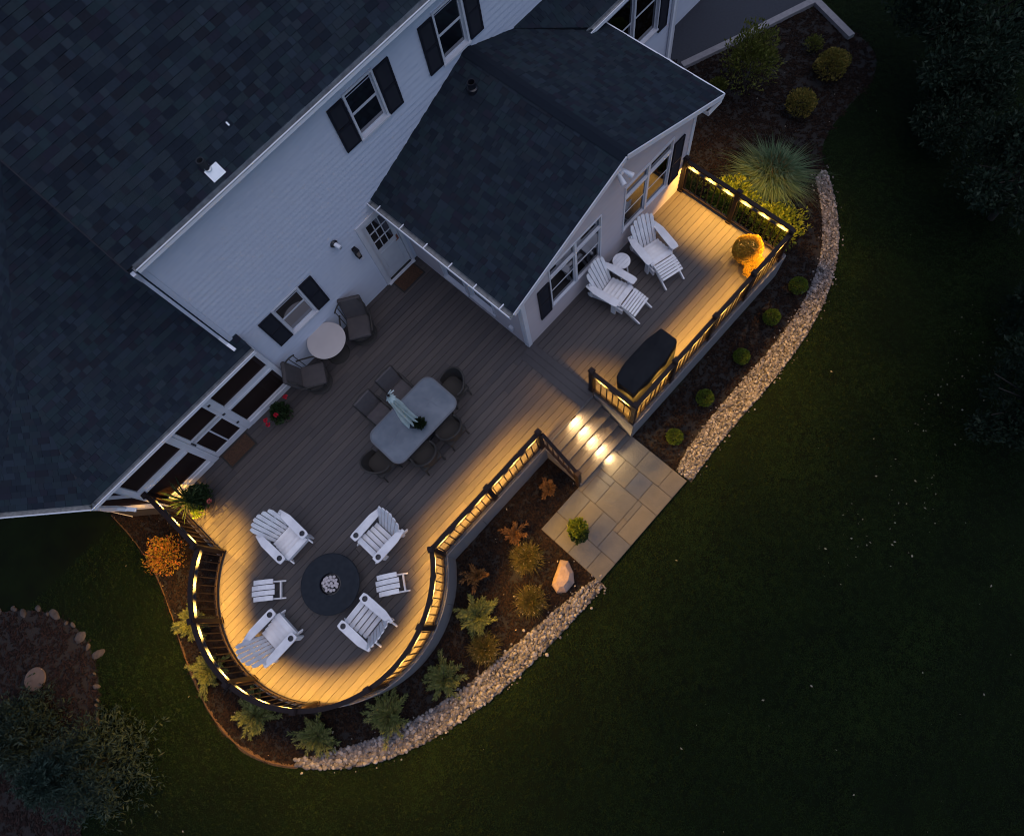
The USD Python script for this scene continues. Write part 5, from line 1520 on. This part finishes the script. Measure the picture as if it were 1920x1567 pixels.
def tree(name, label, x, y, h, radii, n, size, m, seed, trunk_r=.075, cz=None):
    t = thing(name, label, 'tree', (x, y, 0))
    cz = cz or h * .5; radii = (radii[0], radii[1], h * .5)
    b = MB(); r_ = np.random.default_rng(seed)
    b.tube([(0, 0, 0), (.03, .02, cz * .5), (0, .05, cz)], [trunk_r, trunk_r * .75, trunk_r * .5], 9)
    for k in range(9):
        a = r_.uniform(0, 6.28); e = r_.uniform(.2, .9)
        b.tube([(0, .03, cz * .7), (.4 * radii[0] * math.cos(a), .4 * radii[1] * math.sin(a), cz + .2 * radii[2] * e), (.85 * radii[0] * math.cos(a), .85 * radii[1] * math.sin(a), cz + .5 * radii[2] * e)], [trunk_r * .4, trunk_r * .25, trunk_r * .1], 6)
    part(t, 'trunk', b, bark)
    L = MB(); per = n // 28
    for k in range(28):
        d = r_.normal(size=3); d /= np.linalg.norm(d); d[2] = abs(d[2]) * .9 if r_.random() < .4 else d[2]
        c = np.array([0, 0, cz]) + d * np.array(radii) * r_.uniform(.45, .95)
        L.add(*leaves(per, c, np.array(radii) * r_.uniform(.22, .40), size, seed * 31 + k, shell=.25, lump=.5, narrow=.45, keep_low=None))
    part(t, 'crown', L, m)
    return t


def spruce(label, x, y, h, rb, seed):
    t = thing('spruce_tree', label, 'tree', (x, y, 0))
    part(t, 'trunk', MB().tube([(0, 0, 0), (0, 0, h * .96)], [.07, .012], 8), bark)
    L = MB(); r_ = np.random.default_rng(seed)
    for tier in range(13):
        f = tier / 13; z = .2 + (h - .25) * f; R_ = rb * (1 - f) ** .8
        nb = max(6, int(16 * (1 - f * .5)))
        for k in range(nb):
            a = 2 * math.pi * (k + r_.uniform(-.4, .4)) / nb + tier; Lb = R_ * r_.uniform(.75, 1.15)
            c = np.array([.58 * Lb * math.cos(a), .58 * Lb * math.sin(a), z - .1 * Lb])
            v, ff = leaves(90, (0, 0, 0), (Lb * .55, Lb * .22, .06), .11, seed * 97 + tier * 20 + k, shell=.1, lump=.3, narrow=.28, up_bias=.2, keep_low=None)
            ca_, sa_ = math.cos(a), math.sin(a)
            v = np.column_stack([v[:, 0] * ca_ - v[:, 1] * sa_, v[:, 0] * sa_ + v[:, 1] * ca_, v[:, 2] - .25 * np.hypot(v[:, 0], v[:, 1])]) + c
            L.add(v, ff)
    part(t, 'crown', L, sprucel)
    return t


tree('garden_tree', 'dark tree crown at the right edge beside the open lawn', 8.35, -3.55, 3.0, (1.35, 1.3, 1.0), 9900, .12, treel, 301)
tree('garden_tree', 'dim tree crown filling the upper right corner', 15.2, 2.1, 3.6, (2.0, 2.0, 1.2), 15400, .13, treel, 302)
tree('garden_tree', 'dark tree crown on the right below the upper corner tree', 12.4, -.9, 3.0, (1.4, 1.3, .9), 9900, .12, treel, 303)
tree('garden_tree', 'shadowy tree at the right edge behind the lawn gap', 10.6, -2.7, 2.6, (1.0, 1.0, .8), 6600, .11, treel, 304)
tree('garden_tree', 'faint low tree between the kerb bed and the upper right corner', 13.4, 1.0, 1.9, (1.1, .95, .6), 6600, .11, treel, 305)
spruce('blue-green spruce in the lower left corner, nearest the bed stones', -9.55, 7.05, 2.0, 1.05, 311)
spruce('tall grey-green spruce at the lower left edge, in front of its neighbour', -8.7, 5.35, 2.4, 1.35, 312)

# ------------------------------------------------------------------ grass and leaves
tufts = []
for s in range(4):
    r = np.random.default_rng(s + 50)
    v, f = blades(11, (0, 0, 0), .034, .036, .005, s + 70, segs=2, droop=.7, rbase=.035)
    tufts.append((v, f))
view = sg.Polygon([(2.8, 27), (19.5, 1.6), (2.3, -8.6), (-11.9, 6.0)])
block = union_all([bed_left, bed_right, bl_poly, dr, sg.box(.62, .32, 3.46, 2), deck_poly, sg.box(-4.9, 7.9, 14, 27), sg.box(-9, 9.2, -4, 20), gravel_L, gravel_R])
lit = union_all([bed_left, bed_right]).buffer(2.6)
zone = view.difference(block)
near, far = zone.intersection(lit), zone.difference(lit)
cn, cf = 36000, 30000
p = np.vstack([inside(near, cn, 31), inside(far, cf, 32)])
r = np.random.default_rng(33)
nn = len(p)
sc = r.uniform(.75, 1.4, nn) * (.8 + .5 * fbm(np.column_stack([p * .8, np.zeros(nn)]), 3, 2))
instancer(None, 'lawn_grass', tufts, [blade_m] * 4, np.column_stack([p, np.zeros(nn)]), np.column_stack([r.uniform(0, 6.28, nn), np.zeros((nn, 2))]), np.repeat(sc[:, None], 3, 1), r.integers(0, 4, nn),
          label='short dark green grass blades of the lawn', cat='grass')
# fallen leaves, strewn on lawn and beds
fl_proto = []
for s in range(3):
    fl_proto.append(leaves(1, (0, 0, .03), (.001, .001, .001), .05, s + 5, narrow=.6))
cl_ = union_all([sg.Point(8.2, -.9).buffer(2.4), sg.Point(5.5, -1.6).buffer(2.2)])
pl = np.vstack([inside(far.intersection(cl_), 130, 41), inside(far, 90, 42), inside(near, 25, 43), inside(mb_l, 110, 44), inside(mb_r, 40, 45)])
nn = len(pl); r = np.random.default_rng(46)
instancer(None, 'fallen_leaves', fl_proto, [leaf_pale] * 3, np.column_stack([pl, np.full(nn, .035)]), np.column_stack([r.uniform(0, 6.28, nn), r.normal(0, .4, (nn, 2))]), np.repeat(r.uniform(.5, 1.3, nn)[:, None], 3, 1), r.integers(0, 3, nn),
          label='scattered pale fallen leaves on lawn and beds', cat='leaves')
